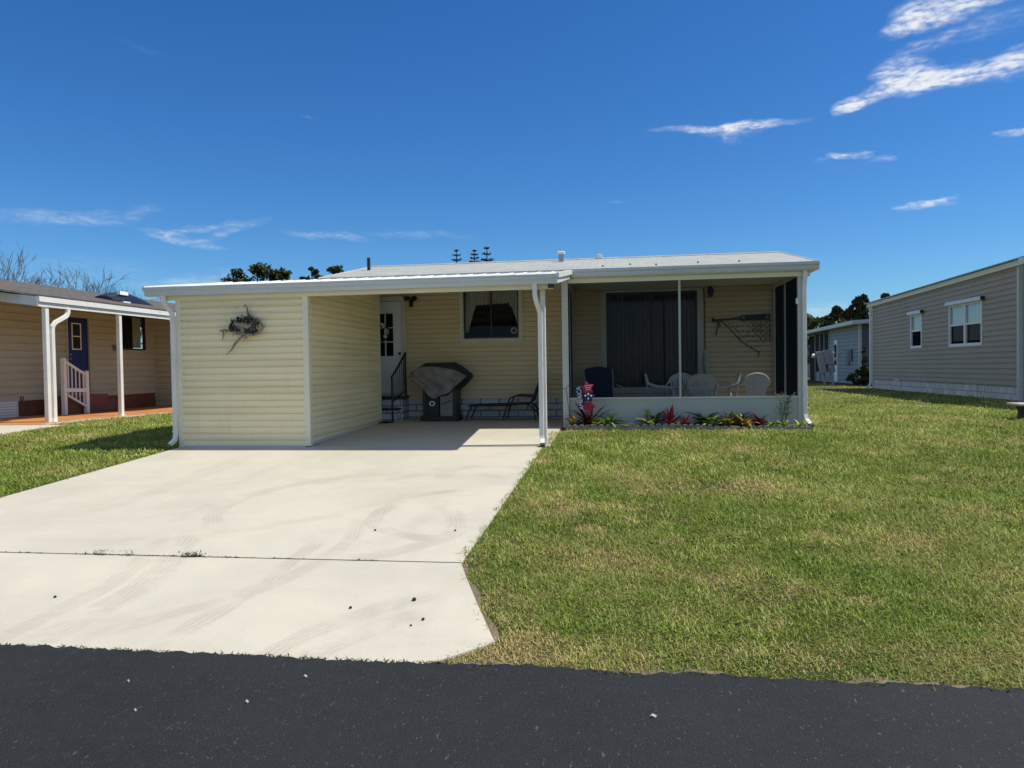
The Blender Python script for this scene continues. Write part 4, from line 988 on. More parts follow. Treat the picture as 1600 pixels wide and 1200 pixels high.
rosette('bed_plant', 'leafy green clump right of the dark red bromeliad', 'plant', -.13, 12.76, 34, 0.366, 0.069, M['leafgreen'], (20, 80), .9)
rosette('bed_plant', 'pale lime trailing clump between the bromeliad and the leafy green clump', 'plant', -.30, 12.68, 22, 0.207, 0.056, M['leafyellow'], (10, 60), .9)
rosette('bed_plant', 'tiny lime seedling clump in the bare left middle of the bed', 'plant', .14, 12.70, 14, 0.171, 0.044, M['leafyellow'], (10, 70), .8)
rosette('bed_plant', 'tiny pale seedling clump just left of the yellow green plant', 'plant', .36, 12.68, 12, 0.146, 0.037, M['leafyellow'], (20, 70), .8)
rosette('bed_plant', 'yellow green broad leaved plant left of the bright red bromeliad', 'plant', .63, 12.74, 16, 0.342, 0.075, M['leafyellow'], (25, 75), .7)
rosette('bed_plant', 'dark green leaved plant against the half wall behind the bright red bromeliad', 'plant', .70, 12.90, 16, 0.403, 0.075, M['leafdark'], (30, 80), .7)
rosette('bromeliad', 'bright red spiky bromeliad at the middle of the bed', 'plant', .94, 12.76, 26, 0.36, 0.050, M['leafred'], (30, 85), .3)
rosette('bromeliad', 'small crimson bromeliad right of the bright red one', 'plant', 1.21, 12.72, 16, 0.244, 0.044, M['leafred'], (25, 75), .4)
rosette('bed_plant', 'pale bronze seedling clump between the two red bromeliads', 'plant', 1.08, 12.68, 12, 0.159, 0.037, M['leafyellow'], (15, 60), .8)
rosette('bed_plant', 'bright green leafy clump left of the croton row', 'plant', 1.62, 12.72, 30, 0.293, 0.062, M['leafgreen'], (15, 75), .9)
rosette('bed_plant', 'dark green shrubby plant behind the bright green clump', 'plant', 1.56, 12.90, 20, 0.415, 0.088, M['leafdark'], (30, 80), .8)
rosette('croton', 'yellow and dark leaved croton first in the row from the green clump', 'plant', 1.93, 12.74, 24, 0.293, 0.062, M['leafcroton'], (25, 80), .7)
rosette('croton', 'orange tinged croton in the middle of the croton row', 'plant', 2.19, 12.74, 26, 0.305, 0.062, M['leafcroton'], (25, 80), .7)
rosette('croton', 'maroon leaved croton at the right end of the croton row', 'plant', 2.42, 12.76, 18, 0.305, 0.062, M['leafmaroon'], (30, 80), .6)
rosette('bed_plant', 'dark olive plant behind the crotons against the half wall', 'plant', 2.08, 12.88, 22, 0.329, 0.069, M['leafdark'], (35, 80), .7)
rosette('bed_plant', 'low lime sprig left of the tall pencil stemmed plant', 'plant', 2.64, 12.70, 14, 0.183, 0.044, M['leafyellow'], (20, 70), .8)
rosette('bed_plant', 'low green sprig at the foot of the tall pencil stemmed plant', 'plant', 2.80, 12.70, 16, 0.195, 0.050, M['leafgreen'], (20, 70), .8)
rosette('bed_plant', 'weedy sprig beside the downspout outlet', 'plant', 3.10, 12.70, 14, 0.183, 0.037, M['leafgreen'], (15, 75), .8)
pp = thing('pencil_plant', 'tall thin stemmed pale green plant at the right of the bed', 'plant', (2.86, 12.82, .11), 0, 'plants in the porch flower bed')
mb = MB(); random.seed(5)
for k in range(5):
    x, y, z = 2.86 + random.uniform(-.05, .05), 12.82, .1; pts = [(x, y, z)]; lean = random.uniform(-.28, .2)
    for s in range(5): x += lean * .09 + random.uniform(-.015, .015); z += random.uniform(.085, .105); pts.append((x, y + random.uniform(-.02, .02), z))
    mb.tube(pts, [.008, .008, .007, .006, .005, .004], 5)
    for s in range(2, 6):
        for q in (-1, 1):
            p = Vector(pts[s]); l = random.uniform(.07, .13); mb.tube([p, p + Vector((q * l * .6, random.uniform(-.04, .04), l * .25)), p + Vector((q * l, random.uniform(-.05, .05), l * .75))], [.005, .0045, .003], 4)
po = part(mb, 'stem', M['leafpencil'], pp)
at = po.data.attributes.new('tint', 'FLOAT', 'POINT'); at.data.foreach_set('value', [random.random() for _ in po.data.vertices])

# ------------------------------------------------------------------ left neighbour
lh = thing('neighbour_home', 'beige sided neighbouring home with white posts and a blue door left of the driveway', 'house', (-15.2, 18, .06))
LW = PL((-15.2, 0), (0, 1), (1, 0))
LWIN = (20.55, 21.72, 1.95, 2.95); LDOR = (18.38, 19.20, .62, 2.78)
mb = MB(); siding(mb, LW, 6, 22.3, .50, 3.2, .2, [LWIN, LDOR], .03); part(mb, 'wall', M['lhsiding'], lh)
mb = MB(); siding(mb, PL((0, 22.3), (1, 0), (0, -1)), -15.2, -12.6, .06, 3.0, .2, (), .03); part(mb, 'end_room', M['lhsiding'], lh)
mb = MB(); LW.box(mb, 6, 22.29, -.05, -.012, -.1, .50); part(mb, 'skirting', M['lhskirt'], lh)
mb = MB(); LW.box(mb, 15.2, 16.62, -.008, .02, .04, .54); vp = part(mb, 'skirting_vent', M['trimgrey'], lh)
mb = MB()
for k in range(6): LW.box(mb, 15.24, 16.55, .0205, .045, .10 + k * .07, .135 + k * .07)
part(mb, 'louvre', M['whiteclean'], vp)
# door
mb = MB()
for q in ((LDOR[0] - .06, LDOR[0], .56, 2.84), (LDOR[1], LDOR[1] + .06, .56, 2.84), (LDOR[0], LDOR[1], 2.78, 2.84)): LW.box(mb, q[0], q[1], -.03, .042, q[2], q[3])
ld = part(mb, 'blue_door', M['lhsiding'], lh)
mb = MB(); LW.box(mb, LDOR[0] + .003, LDOR[1] - .003, -.05, -.005, .62, 2.777); part(mb, 'door_leaf', M['bluedoor'], ld)
mb = MB(); lt = (18.56, 18.92, 1.86, 2.62); tq = .03
for q in ((lt[0], lt[0] + tq, lt[2], lt[3]), (lt[1] - tq, lt[1], lt[2], lt[3]), (lt[0] + tq, lt[1] - tq, lt[2], lt[2] + tq), (lt[0] + tq, lt[1] - tq, lt[3] - tq, lt[3]), (lt[0] + tq, lt[1] - tq, 2.225, 2.255)): LW.box(mb, q[0], q[1], -.004, .015, q[2], q[3])
part(mb, 'light_frame', M['whiteclean'], ld)
mb = MB(); LW.box(mb, lt[0] + .01, lt[1] - .01, -.0045, .002, lt[2] + .01, lt[3] - .01); part(mb, 'pane', M['void'], ld)
mb = MB()
for z in (1.72, 1.60, 1.45): mb.tube([LW.P(18.46, -.005, z), LW.P(18.46, .05, z)], .022, 8)
part(mb, 'handle', M['cap'], ld)
# window
mb = MB()
for q in ((LWIN[0] - .05, LWIN[0], LWIN[2] - .05, LWIN[3] + .05), (LWIN[1], LWIN[1] + .05, LWIN[2] - .05, LWIN[3] + .05), (LWIN[0], LWIN[1], LWIN[2] - .05, LWIN[2]), (LWIN[0], LWIN[1], LWIN[3], LWIN[3] + .05)): LW.box(mb, q[0], q[1], -.04, .042, q[2], q[3])
lw_ = part(mb, 'window', M['darkframe'], lh)
mb = MB(); mb.poly([LW.P(LWIN[0], -.02, LWIN[2]), LW.P(LWIN[1], -.02, LWIN[2]), LW.P(LWIN[1], -.02, LWIN[3]), LW.P(LWIN[0], -.02, LWIN[3])]); part(mb, 'pane', M['glasssoft'], lw_)
mb = MB(); idx = [mb.vs([LW.P(21.28 + .4 * u, -.07 + .02 * math.sin(u * 25), LWIN[2] + .03), LW.P(21.28 + .4 * u, -.07 + .02 * math.sin(u * 25), LWIN[3])]) for u in [i / 20 for i in range(21)]]
for a, b2 in zip(idx[:-1], idx[1:]): mb.face(a, b2, b2 + 1, a + 1)
part(mb, 'curtain', M['curtain'], lw_)
mb = MB(); LW.box(mb, 14, 22, -.6, -.58, .3, 3.2); part(mb, 'dark_backing', M['void'], lh)
mb = MB(); LW.box(mb, 20.20, 20.40, .031, .08, 1.86, 2.02); LW.box(mb, 17.52, 17.70, .031, .07, .85, 1.08); part(mb, 'wall_box', M['brass'], lh, bevel=.01)
mb = MB(); mb.tube([LW.P(16.72 + .05 * math.cos(k), .04, .56 + .05 * math.sin(k)) for k in range(14)], .01, 5); part(mb, 'hose_tap', M['black'], lh)
# carport roof: drains to a gutter along X=-12.4
LX, LY0, LY1 = -12.42, 14.2, 24.0
def lz(x): return 2.87 + (LX - x) * .135
mb = MB(); mb.hexa([(LX, LY0, lz(LX) - .05), (LX, LY1, lz(LX) - .05), (-15.2, LY1, lz(-15.2) - .05), (-15.2, LY0, lz(-15.2) - .05), (LX, LY0, lz(LX)), (LX, LY1, lz(LX)), (-15.2, LY1, lz(-15.2)), (-15.2, LY0, lz(-15.2))])
lr = part(mb, 'carport_roof', M['white'], lh)
mb = MB(); mb.box(LX - .03, LX + .03, LY0 - .02, LY1, 2.66, 2.755); mb.box(LX - .02, LX + .07, LY0 - .03, LY1, 2.762, 2.875); part(mb, 'gutter', M['white'], lr)
mb = MB(); mb.bar((LX - .03, LY0, lz(LX) - .10), (-15.6, LY0, lz(-15.6) - .10), .05, .20); part(mb, 'front_fascia', M['gutter'], lr)  # shade on this front edge of the white roof is painted grey
mb = MB(); x0, x1 = -12.75, -18.0
sl2 = .20
mb.hexa([(x0, 5, 2.93), (x0, 30, 2.93), (x1, 30, 2.93 + sl2 * (x0 - x1)), (x1, 5, 2.93 + sl2 * (x0 - x1)), (x0, 5, 2.97), (x0, 30, 2.97), (x1, 30, 2.97 + sl2 * (x0 - x1)), (x1, 5, 2.97 + sl2 * (x0 - x1))])
mb.v = [(x, max(y, LY0 + .05) if x > -15 else y, z) for x, y, z in mb.v]
lmr = part(mb, 'main_roof', M['lhshingle'], lh)
mb = MB(); mb.poly([(-18, 5, 4.0), (-18, 30, 4.0), (-23, 30, 2.9), (-23, 5, 2.9)]); part(mb, 'rear_roof', M['lhshingle'], lh)
for y in (14.45, 16.85, 19.3, 21.8):
    mb = MB(); mb.box(LX - .09, LX + .01, y - .05, y + .05, .06, 2.68); pb = part(mb, 'carport_post', M['white'], lh, bevel=.008)
    mb = MB(); mb.box(LX - .13, LX + .05, y - .09, y + .09, .055, .10); part(mb, 'post_base', M['whiteclean'], pb)
mb = MB(); mb.rtube([(LX + .02, 15.05, 2.68), (LX + .02, 15.05, 2.58), (LX + .02, 15.0, 2.50), (LX + .03, 14.64, 2.33), (LX + .03, 14.56, 2.24), (LX + .03, 14.55, 2.1), (LX + .03, 14.55, .22), (LX + .05, 14.52, .12), (LX + .14, 14.46, .07)], .09, .065, (0, 1, 0)); part(mb, 'downspout', M['white'], lh, bevel=.006)
# solar dome on the roof
sk = thing('roof_skylight', 'black curved skylight hood with a bright end on the left neighbour roof', 'skylight', (-14.3, 19.5, 3.25))
mb = MB(); rings = []
for j in range(13):
    v = j / 12; y = 18.7 + 2.1 * v; h = .40 * (math.sin(PI * (.12 + .86 * v)) ** .7) * (1 - .25 * v) + .02
    rings.append(mb.vs([(-14.35 - .42 * math.cos(k * PI / 8) * (1 - .2 * v), y, lz(-14.35) + .03 + h * math.sin(k * PI / 8)) for k in range(9)]))
for a, b2 in zip(rings[:-1], rings[1:]):
    for k in range(8): mb.face(a + k, a + k + 1, b2 + k + 1, b2 + k)
mb.face(*range(rings[0], rings[0] + 9)); so = part(mb, 'hood', M['skydome'], sk, smooth=False)
mb = MB(); mb.box(-13.96, -13.88, 19.0, 19.3, lz(-14.35) + .03, lz(-14.35) + .10); mb.box(-14.12, -14.02, 19.05, 19.4, lz(-14.35) + .30, lz(-14.35) + .40); part(mb, 'end_cap', M['foil'], so)
# stair rail
sr = thing('stair_railing', 'white baluster stair railing at the blue door steps', 'railing', (-14.3, 18.6, .08))
RX = -14.5
mb = MB()
for y, z1 in ((17.38, 1.60), (18.2, 1.25)): mb.box(RX - .05, RX + .05, y - .05, y + .05, .07, z1)
part(mb, 'newel_post', M['whiteclean'], sr)
mb = MB(); mb.bar((RX, 17.43, 1.51), (RX, 18.15, 1.16), .05, .06); mb.bar((RX, 17.43, .74), (RX, 18.15, .72), .05, .10); mb.bar((RX, 17.5, .60), (RX, 18.15, .28), .05, .05); part(mb, 'rail', M['whiteclean'], sr)
mb = MB()
for k in range(5):
    u = (k + .6) / 5.2; y = 17.45 + .72 * u; mb.box(RX - .013, RX + .013, y - .013, y + .013, .78, 1.49 - .35 * u); mb.box(RX - .011, RX + .011, y - .011, y + .011, .60 - .32 * u, .70)
part(mb, 'baluster', M['whiteclean'], sr)
mb = MB(); mb.box(-15.17, -14.6, 17.5, 19.2, .07, .58); part(mb, 'landing', M['lhskirt'], sr)
mb = MB(); mb.box(-15.17, -14.6, 19.2, 19.5, .07, .40); mb.box(-15.17, -14.6, 19.5, 19.8, .07, .22); part(mb, 'step', M['lhskirt'], sr)
# deck slab & drive
def sheet(name, x0, x1, y0, y1, z, th, m_):
    mb = MB(); mb.box(x0, x1, y0, y1, z - th, z); o_ = mb.build(name, m_); return tag(o_, kind='structure')
strip('neighbour_patio', lambda y: (-15.2, -12.05), [13.75, 14.5, 15, 17, 20, 22.3], M['deck'], .02, .08)
strip('patio_kerb', lambda y: (-12.05, -11.9), [13.75, 14.5, 15, 17, 20, 22.3], M['concrete_plain'], .025, .08)
strip('neighbour_driveway', lambda y: (-16, -11.45 - .0 * y), [6, 8, 10.5, 12, 13, 13.74], M['concrete_plain'], .015, .06)

# ------------------------------------------------------------------ right neighbour
rh = thing('neighbour_home', 'taupe sided neighbouring home with white block skirting right of the lawn', 'house', (11, 27, 0))
RW = PL((11.0, 0), (0, 1), (-1, 0))
rz0 = .44; f_top = lambda a: (np.interp(a, [21.6, 32.9], [3.80, 3.60]) - rz0) / (3.70 - rz0)
RWB = (23.55, 25.72, 1.60, 2.95); RWS = (27.85, 28.85, 1.62, 2.86)
mb = MB(); siding(mb, RW, 21.6, 32.9, rz0, 3.70, .155, [RWB, RWS], .028, f_top); part(mb, 'wall', M['rhsiding'], rh)
mb = MB(); RW.box(mb, 21.62, 32.88, -.06, -.02, -.15, rz0); part(mb, 'skirting', M['rhblock'], rh)
mb = MB(); RW.box(mb, 29.9, 30.6, -.02, .03, .0, .46); RW.box(mb, 23.9, 24.7, -.02, .02, -.1, .42); part(mb, 'skirting_panel', M['rhblock'], rh)
mb = MB(); RW.box(mb, 21.56, 21.66, -.1, .03, -.05, 3.76); RW.box(mb, 32.85, 32.95, -.1, .03, 0, 3.6); part(mb, 'corner_trim', M['trimgrey'], rh)
mb = MB(); mb.bar((10.93, 21.0, 3.80), (10.93, 33.3, 3.565 ), .10, .15); part(mb, 'fascia', M['cream_trim'], rh)
mb = MB(); mb.hexa([(10.80, 20.9, 3.885), (20, 20.9, 5.1), (20, 33.4, 4.9), (10.80, 33.4, 3.65), (10.80, 20.9, 3.915), (20, 20.9, 5.13), (20, 33.4, 4.93), (10.80, 33.4, 3.68)]); part(mb, 'roof', M['cap'], rh)
mb = MB(); siding(mb, PL((0, 21.6), (1, 0), (0, -1)), 11.05, 18, .3, 3.75, .155); siding(mb, PL((0, 32.9), (1, 0), (0, 1)), 11, 18, .3, 3.6, .155); part(mb, 'front_wall', M['bluesiding2'], rh)
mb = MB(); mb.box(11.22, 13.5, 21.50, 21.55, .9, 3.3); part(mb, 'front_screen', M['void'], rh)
mb = MB(); mb.rtube([(10.93, 33.0, 3.5), (10.93, 33.0, 3.4), (10.93, 33.0, .25), (10.88, 33.0, .12), (10.75, 32.95, .06)], .09, .07, (0, 1, 0)); part(mb, 'downspout', M['whiteclean'], rh)
mb = MB(); mb.rtube([(11.15, 21.45, 3.6), (11.15, 21.45, .2), (11.15, 21.35, .08)], .09, .07, (1, 0, 0)); part(mb, 'downspout', M['gutter'], rh)
def rwin(q, mull, roller):
    mb = MB(); a0, a1, z0, z1 = q; w_ = .06
    for p_ in ((a0, a0 + w_, z0, z1), (a1 - w_, a1, z0, z1), (a0 + w_, a1 - w_, z0, z0 + w_ * 1.6), (a0 + w_, a1 - w_, z1 - w_, z1)): RW.box(mb, p_[0], p_[1], -.03, .045, p_[2], p_[3])
    if mull: RW.box(mb, (a0 + a1) / 2 - .05, (a0 + a1) / 2 + .05, -.03, .043, z0 + w_, z1 - w_)
    wn = part(mb, 'window', M['whiteclean'], rh); zm = z0 + (z1 - z0) * .52
    mb = MB(); cols = [(a0 + w_, (a0 + a1) / 2 - .05), ((a0 + a1) / 2 + .05, a1 - w_)] if mull else [(a0 + w_, a1 - w_)]
    for c0, c1 in cols: RW.box(mb, c0, c1, -.02, .02, zm - .03, zm + .03)
    part(mb, 'meeting_rail', M['whiteclean'], wn)
    for c0, c1 in cols:
        mb = MB(); mb.poly([RW.P(c0, .0, zm), RW.P(c1, .0, zm), RW.P(c1, .0, z1 - w_), RW.P(c0, .0, z1 - w_)]); part(mb, 'pane', M['glasssoft'], wn)
        mb = MB(); mb.poly([RW.P(c0, -.015, z0 + w_), RW.P(c1, -.015, z0 + w_), RW.P(c1, -.015, zm), RW.P(c0, -.015, zm)]); part(mb, 'insect_screen', M['screen'], wn)
    mb = MB(); n_ = 50; idx = []
    for i in range(n_ + 1):
        u = i / n_; a = a0 + (a1 - a0) * u; d = -.09 + .025 * math.sin(u * 60 * (1 if mull else .5)); zb = z0 + .18 if mull else zm - .0
        idx.append(mb.vs([RW.P(a, d, zb), RW.P(a, d, z1 - .02)]))
    for a, b2 in zip(idx[:-1], idx[1:]): mb.face(a, b2, b2 + 1, a + 1)
    part(mb, 'curtain', M['curtain'], wn, smooth=True)
    mb = MB(); mb.hexa([RW.P(a0 - .14, .03, z1 + .0), RW.P(a1 + .06, .03, z1 + .0), RW.P(a1 + .06, .16, z1 - .0), RW.P(a0 - .14, .16, z1 - .0), RW.P(a0 - .14, .03, z1 + .13), RW.P(a1 + .06, .03, z1 + .13), RW.P(a1 + .06, .13, z1 + .13), RW.P(a0 - .14, .13, z1 + .13)])
    ro = part(mb, 'awning_box', M['white'], wn, bevel=.02)
    mb = MB(); RW.box(mb, a0 - .165, a0 - .141, .04, .15, z1 + .01, z1 + .12); part(mb, 'end_cap', M['black'], ro)
rwin(RWB, True, True); rwin(RWS, False, True)
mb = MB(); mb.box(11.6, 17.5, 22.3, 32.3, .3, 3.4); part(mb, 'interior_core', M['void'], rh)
# front carport roof of that home (its shadow reaches the lawn)
mb = MB(); mb.hexa([(10.6, 15.0, 3.30), (17, 15.0, 3.30), (17, 20.85, 3.72), (10.6, 20.85, 3.72), (10.6, 15.0, 3.42), (17, 15.0, 3.42), (17, 20.85, 3.84), (10.6, 20.85, 3.84)]); part(mb, 'porch_roof', M['white'], rh)
for y in (15.4,):
    mb = MB(); mb.box(10.9, 11.0, y, y + .1, .0, 3.32); part(mb, 'porch_post', M['white'], rh)
bn_ = thing('garden_bench', 'low pale-topped stone garden bench in shade at the right edge of the lawn', 'bench', (7.55, 14.3, .09))
mb = MB(); mb.box(7.12, 8.1, 14.0, 14.42, .335, .38); part(mb, 'seat', M['palestone'], bn_, bevel=.015)
for x in (7.25, 7.82):
    mb = MB(); mb.prism([(x, 14.05, .05), (x + .14, 14.05, .05), (x + .10, 14.05, .2), (x + .14, 14.05, .333), (x, 14.05, .333), (x + .04, 14.05, .2)], (0, .3, 0)); part(mb, 'leg', M['darkstone'], bn_)

# ------------------------------------------------------------------ blue house and beyond
bh = thing('blue_house', 'blue grey sided house with dark screened carport behind the lawn', 'house', (12.2, 40, 0))
mb = MB(); siding(mb, PL((11.95, 0), (0, 1), (-1, 0)), 37.6, 42.6, .05, 3.0, .2, (), .035); part(mb, 'side_wall', M['bluesiding'], bh)
mb = MB(); siding(mb, PL((0, 37.6), (1, 0), (0, -1)), 11.95, 20, .05, 3.0, .2, (), .035); part(mb, 'wall', M['bluesiding2'], bh)
mb = MB(); mb.box(11.90, 12.03, 37.53, 37.62, .0, 3.0); part(mb, 'corner_trim', M['trimgrey'], bh)
mb = MB(); mb.hexa([(11.4, 36.9, 2.98), (20.5, 36.9, 3.4), (20.5, 52, 3.4), (11.4, 52, 2.80), (11.4, 36.9, 3.16), (20.5, 36.9, 3.6), (20.5, 52, 3.6), (11.4, 52, 2.98)]); part(mb, 'roof', M['gutter'], bh)
mb = MB(); mb.box(11.88, 11.95, 41.0, 41.55, .1, 2.35); part(mb, 'door', M['whiteclean'], bh)
mb = MB(); mb.box(11.86, 11.88, 41.1, 41.45, 1.0, 2.1); part(mb, 'door_glass', M['void'], bh)
mb = MB(); mb.box(11.96, 12.0, 42.6, 45.5, .6, 2.8); mb.box(13.2, 13.3, 45.5, 51.6, .0, 2.8); part(mb, 'screen_and_shade', M['void'], bh)  # dark screens, then a slab painting the open carport's shade near-black
mb = MB(); mb.box(11.95, 12.02, 42.6, 45.5, .05, .6)
for y in (42.6, 43.5, 44.4, 45.4): mb.box(11.90, 11.955, y, y + .08, .1, 2.85)
part(mb, 'screen_post', M['bluesiding'], bh)
mb = MB(); mb.box(11.87, 11.93, 39.0, 39.5, 1.0, 1.75); mb.box(11.84, 11.9, 38.6, 38.8, 1.2, 1.8); part(mb, 'meter_box', M['bluesiding2'], bh)
mb = MB(); mb.box(11.5, 11.6, 48.2, 48.3, .0, 2.85); mb.box(11.5, 11.6, 50.6, 50.7, 0, 2.85); part(mb, 'carport_post', M['bluesiding2'], bh)

mp = thing('utility_pedestal', 'leaning grey utility meter pedestal on two legs beside the blue house', 'utility box', (10.78, 39.0, 0))
L = .20
def lean(x, z): return 10.80 + x - L * z
def lbox(mb, x0, x1, z0, z1, y0, y1): mb.hexa([(lean(x0, z0), y0, z0), (lean(x1, z0), y0, z0), (lean(x1, z0), y1, z0), (lean(x0, z0), y1, z0), (lean(x0, z1), y0, z1), (lean(x1, z1), y0, z1), (lean(x1, z1), y1, z1), (lean(x0, z1), y1, z1)])
for x in (-.13, .28):
    mb = MB(); lbox(mb, x, x + .09, 0, .85, 38.98, 39.06); part(mb, 'leg', M['palestone'], mp)
mb = MB(); lbox(mb, -.22, .10, .62, 1.70, 38.80, 38.98); part(mb, 'tall_cabinet', M['pole'], mp, bevel=.02)
mb = MB(); lbox(mb, .12, .50, 1.05, 1.78, 38.78, 38.98); part(mb, 'meter_cabinet', M['pole'], mp, bevel=.02)
mb = MB(); lbox(mb, .34, .52, .66, 1.04, 38.82, 38.98); part(mb, 'breaker_box', M['pole'], mp, bevel=.02)
for x, z in ((.62, 1.62), (.66, 1.30), (-.36, 1.5)):
    mb = MB(); mb.tube([(lean(x - .08, z), 38.9, z), (lean(x + .04, z), 38.9, z), (lean(x + .07, z), 38.9, z)], [.10, .10, .05], 12); part(mb, 'meter_dome', M['whiteclean'], mp)
fh = thing('distant_house', 'pale gabled house roof far beyond the porch corner', 'house', (15, 66, 0))
mb = MB(); mb.hexa([(9, 62, 3.0), (19.0, 62, 3.0), (19.0, 70, 3.0), (9, 70, 3.0), (12, 65.9, 5.9), (16.0, 65.9, 5.9), (16.0, 66, 5.9), (12, 66, 5.9)]); part(mb, 'roof', M['farshingle'], fh)
mb = MB(); mb.box(9.5, 18.4, 62.5, 69.5, 0, 2.99); part(mb, 'wall', M['farwall'], fh)
sd_ = thing('satellite_dish', 'white satellite dish on the distant pale roof', 'satellite dish', (15.9, 61.9, 4.5))
mb = MB(); mb.tube([(16.0, 63.7, 3.9), (16.0, 63.5, 4.5)], .04, 6); part(mb, 'mast', M['whiteclean'], sd_)
mb = MB(); mb.tube([(16.0, 63.5, 4.5), (15.93, 63.42, 4.53), (15.85, 63.33, 4.57)], [.08, .32, .42], 14); part(mb, 'dish', M['whiteclean'], sd_)

# ------------------------------------------------------------------ trees
def leaves_arrays(centres, radii, n_each, size, squash=1.0, seed=0):
    rg = np.random.default_rng(seed); V = []; F = []; T = []; k0 = 0
    for (c, r, n) in zip(centres, radii, n_each):
        d = rg.normal(size=(n, 3)); d /= np.linalg.norm(d, axis=1)[:, None]; rad = r * rg.random(n) ** .45
        p = np.array(c) + d * rad[:, None] * np.array([1, 1, squash])
        a = rg.normal(size=(n, 3)); a /= np.linalg.norm(a, axis=1)[:, None]; b2 = np.cross(a, rg.normal(size=(n, 3))); b2 /= np.linalg.norm(b2, axis=1)[:, None]
        s = size * rg.uniform(.6, 1.3, n)[:, None]
        q = np.stack([p - a * s, p - b2 * s * .45, p + a * s, p + b2 * s * .45], 1).reshape(-1, 3)
        V.append(q); F.append(np.arange(k0, k0 + 4 * n).reshape(-1, 4)); k0 += 4 * n
        T.append(np.repeat(np.clip(rg.random(n) * .6 + rg.random() * .4, 0, 1), 4))
    return np.concatenate(V), np.concatenate(F), np.concatenate(T)
def leafy_tree(name, label, x, y, z0, top, rad, mat_, nclump=26, nleaf=90, size=.16, shape='round', seed=1, clump=.28, group=None, base=None):
    rg = random.Random(seed); t_ = thing(name, label, 'tree', (x, y, 0), 0, group)
    cs = []; rs = []; ns = []; h = top - z0
    for k in range(nclump):
        v = rg.random()
        if shape == 'cone': v = rg.random() ** .8; rr = rad * (1 - v) ** .5 * (.55 + .5 * rg.random()); zz = z0 + h * v * .97
        else:
            v = rg.random(); rr = rad * math.sqrt(max(.02, 1 - (2 * v - 1) ** 2)) * rg.uniform(.3, 1.05); zz = z0 + h * (.08 + .84 * v)
        a = rg.random() * 2 * PI; cr = rad * clump * rg.uniform(.6, 1.25) * (1 if shape != 'cone' else max(.25, 1.1 - v))
        cs.append((x + rr * math.cos(a), y + rr * math.sin(a), zz)); rs.append(cr); ns.append(int(nleaf * rg.uniform(.6, 1.2)))
    V, F, T = leaves_arrays(cs, rs, ns, size, .8 if shape == 'round' else 1.25, seed)
    np_mesh('crown', V, [F], mat_, t_, {'tint': T})
    mb = MB(); mb.tube([(x, y, -.1), (x + .1, y, z0 * .5), (x, y, z0 + h * .3), (x, y, z0 + h * .8)], [rad * .14, rad * .11, rad * .07, rad * .02], 8)
    for k in range(0, nclump, 2):
        c = Vector(cs[k]); p = Vector((x, y, z0 + h * .15 + rg.random() * h * .3)); mb.tube([p, (p + c) / 2 + Vector((0, 0, .1)), c], [rad * .045, rad * .03, rad * .01], 5)
    part(mb, 'trunk', M['darkbark'], t_); return t_
G = 'trees beyond the mobile home'
leafy_tree('leafy_tree', 'leafy dark tree with the tallest crown above the carport roof', -23.2, 45, 5.2, 8.2, 1.5, M['treeleaf'], 30, 120, .16, 'round', 3, .33, G)
leafy_tree('leafy_tree', 'leafy crown just left of the tallest one above the carport roof', -24.9, 45.5, 5.6, 7.95, 1.1, M['treeleaf'], 18, 100, .16, 'round', 4, .36, G)
leafy_tree('leafy_tree', 'sparse leafy tree right of the tallest crown above the carport roof', -21.4, 45, 5.6, 7.85, 1.1, M['treeleaf'], 14, 80, .15, 'round', 6, .3, G)
leafy_tree('leafy_tree', 'small gappy crown above the carport roof left of the vent pipe group', -19.4, 45, 5.6, 8.0, .7, M['treeleaf'], 10, 70, .15, 'round', 8, .3, G)
leafy_tree('leafy_tree', 'low leafy crown above the carport roof nearest the black vent pipe', -17.6, 45, 5.6, 7.9, 1.1, M['treeleaf'], 22, 110, .15, 'round', 9, .33, G)
leafy_tree('leafy_tree', 'green tree top between the left neighbour roof and the carport gutter', -25.5, 34, 2.2, 4.9, 1.6, M['treeolive'], 24, 90, .14, 'round', 12, .3, G)

def norfolk(label, x, y, top, sc, seed):
    rg = random.Random(seed); t_ = thing('norfolk_pine', label, 'tree', (x, y, 0), 0, 'norfolk pines behind the roof')
    mb = MB(); mb.tube([(x, y, 0), (x, y, top * .6), (x, y, top)], [.25, .14, .02], 8); part(mb, 'trunk', M['darkbark'], t_)
    V = []; F = []; T = []; k0 = 0
    nw = 16
    for i in range(nw):
        z = top - .12 - i * .40 * sc; L_ = (.14 + i * .145) * sc
        if z < top - 7: break
        for b_ in range(7):
            a = 2 * PI * b_ / 7 + i * .6 + rg.uniform(-.1, .1); l = L_ * rg.uniform(.8, 1.1); dr = np.array([math.cos(a), math.sin(a), 0])
            m_ = max(3, int(l / .09))
            for s in range(m_):
                u = (s + 1) / m_; p = np.array([x, y, z]) + dr * l * u + np.array([0, 0, -.10 * l * u + .28 * l * u * u])
                for q in range(2):
                    w_ = np.array([rg.uniform(-1, 1), rg.uniform(-1, 1), rg.uniform(-.4, .6)]); w_ /= np.linalg.norm(w_); w_ *= .11 * sc; d2 = dr * .09
                    n_ = np.array([0, 0, .04])
                    V += [p - w_ - n_, p - d2 * .6 , p + w_ + n_, p + d2]; F.append((k0, k0 + 1, k0 + 2, k0 + 3)); k0 += 4; T += [rg.random()] * 4
    np_mesh('crown', np.array(V), [np.array(F)], M['cypress'], t_, {'tint': np.array(T)})
norfolk('norfolk pine with tiered branches, leftmost of the three behind the roof', -13.05, 60, 11.15, 1.0, 1)
norfolk('slimmest norfolk pine with tiered branches, between the other two', -11.50, 60, 11.08, .8, 2)
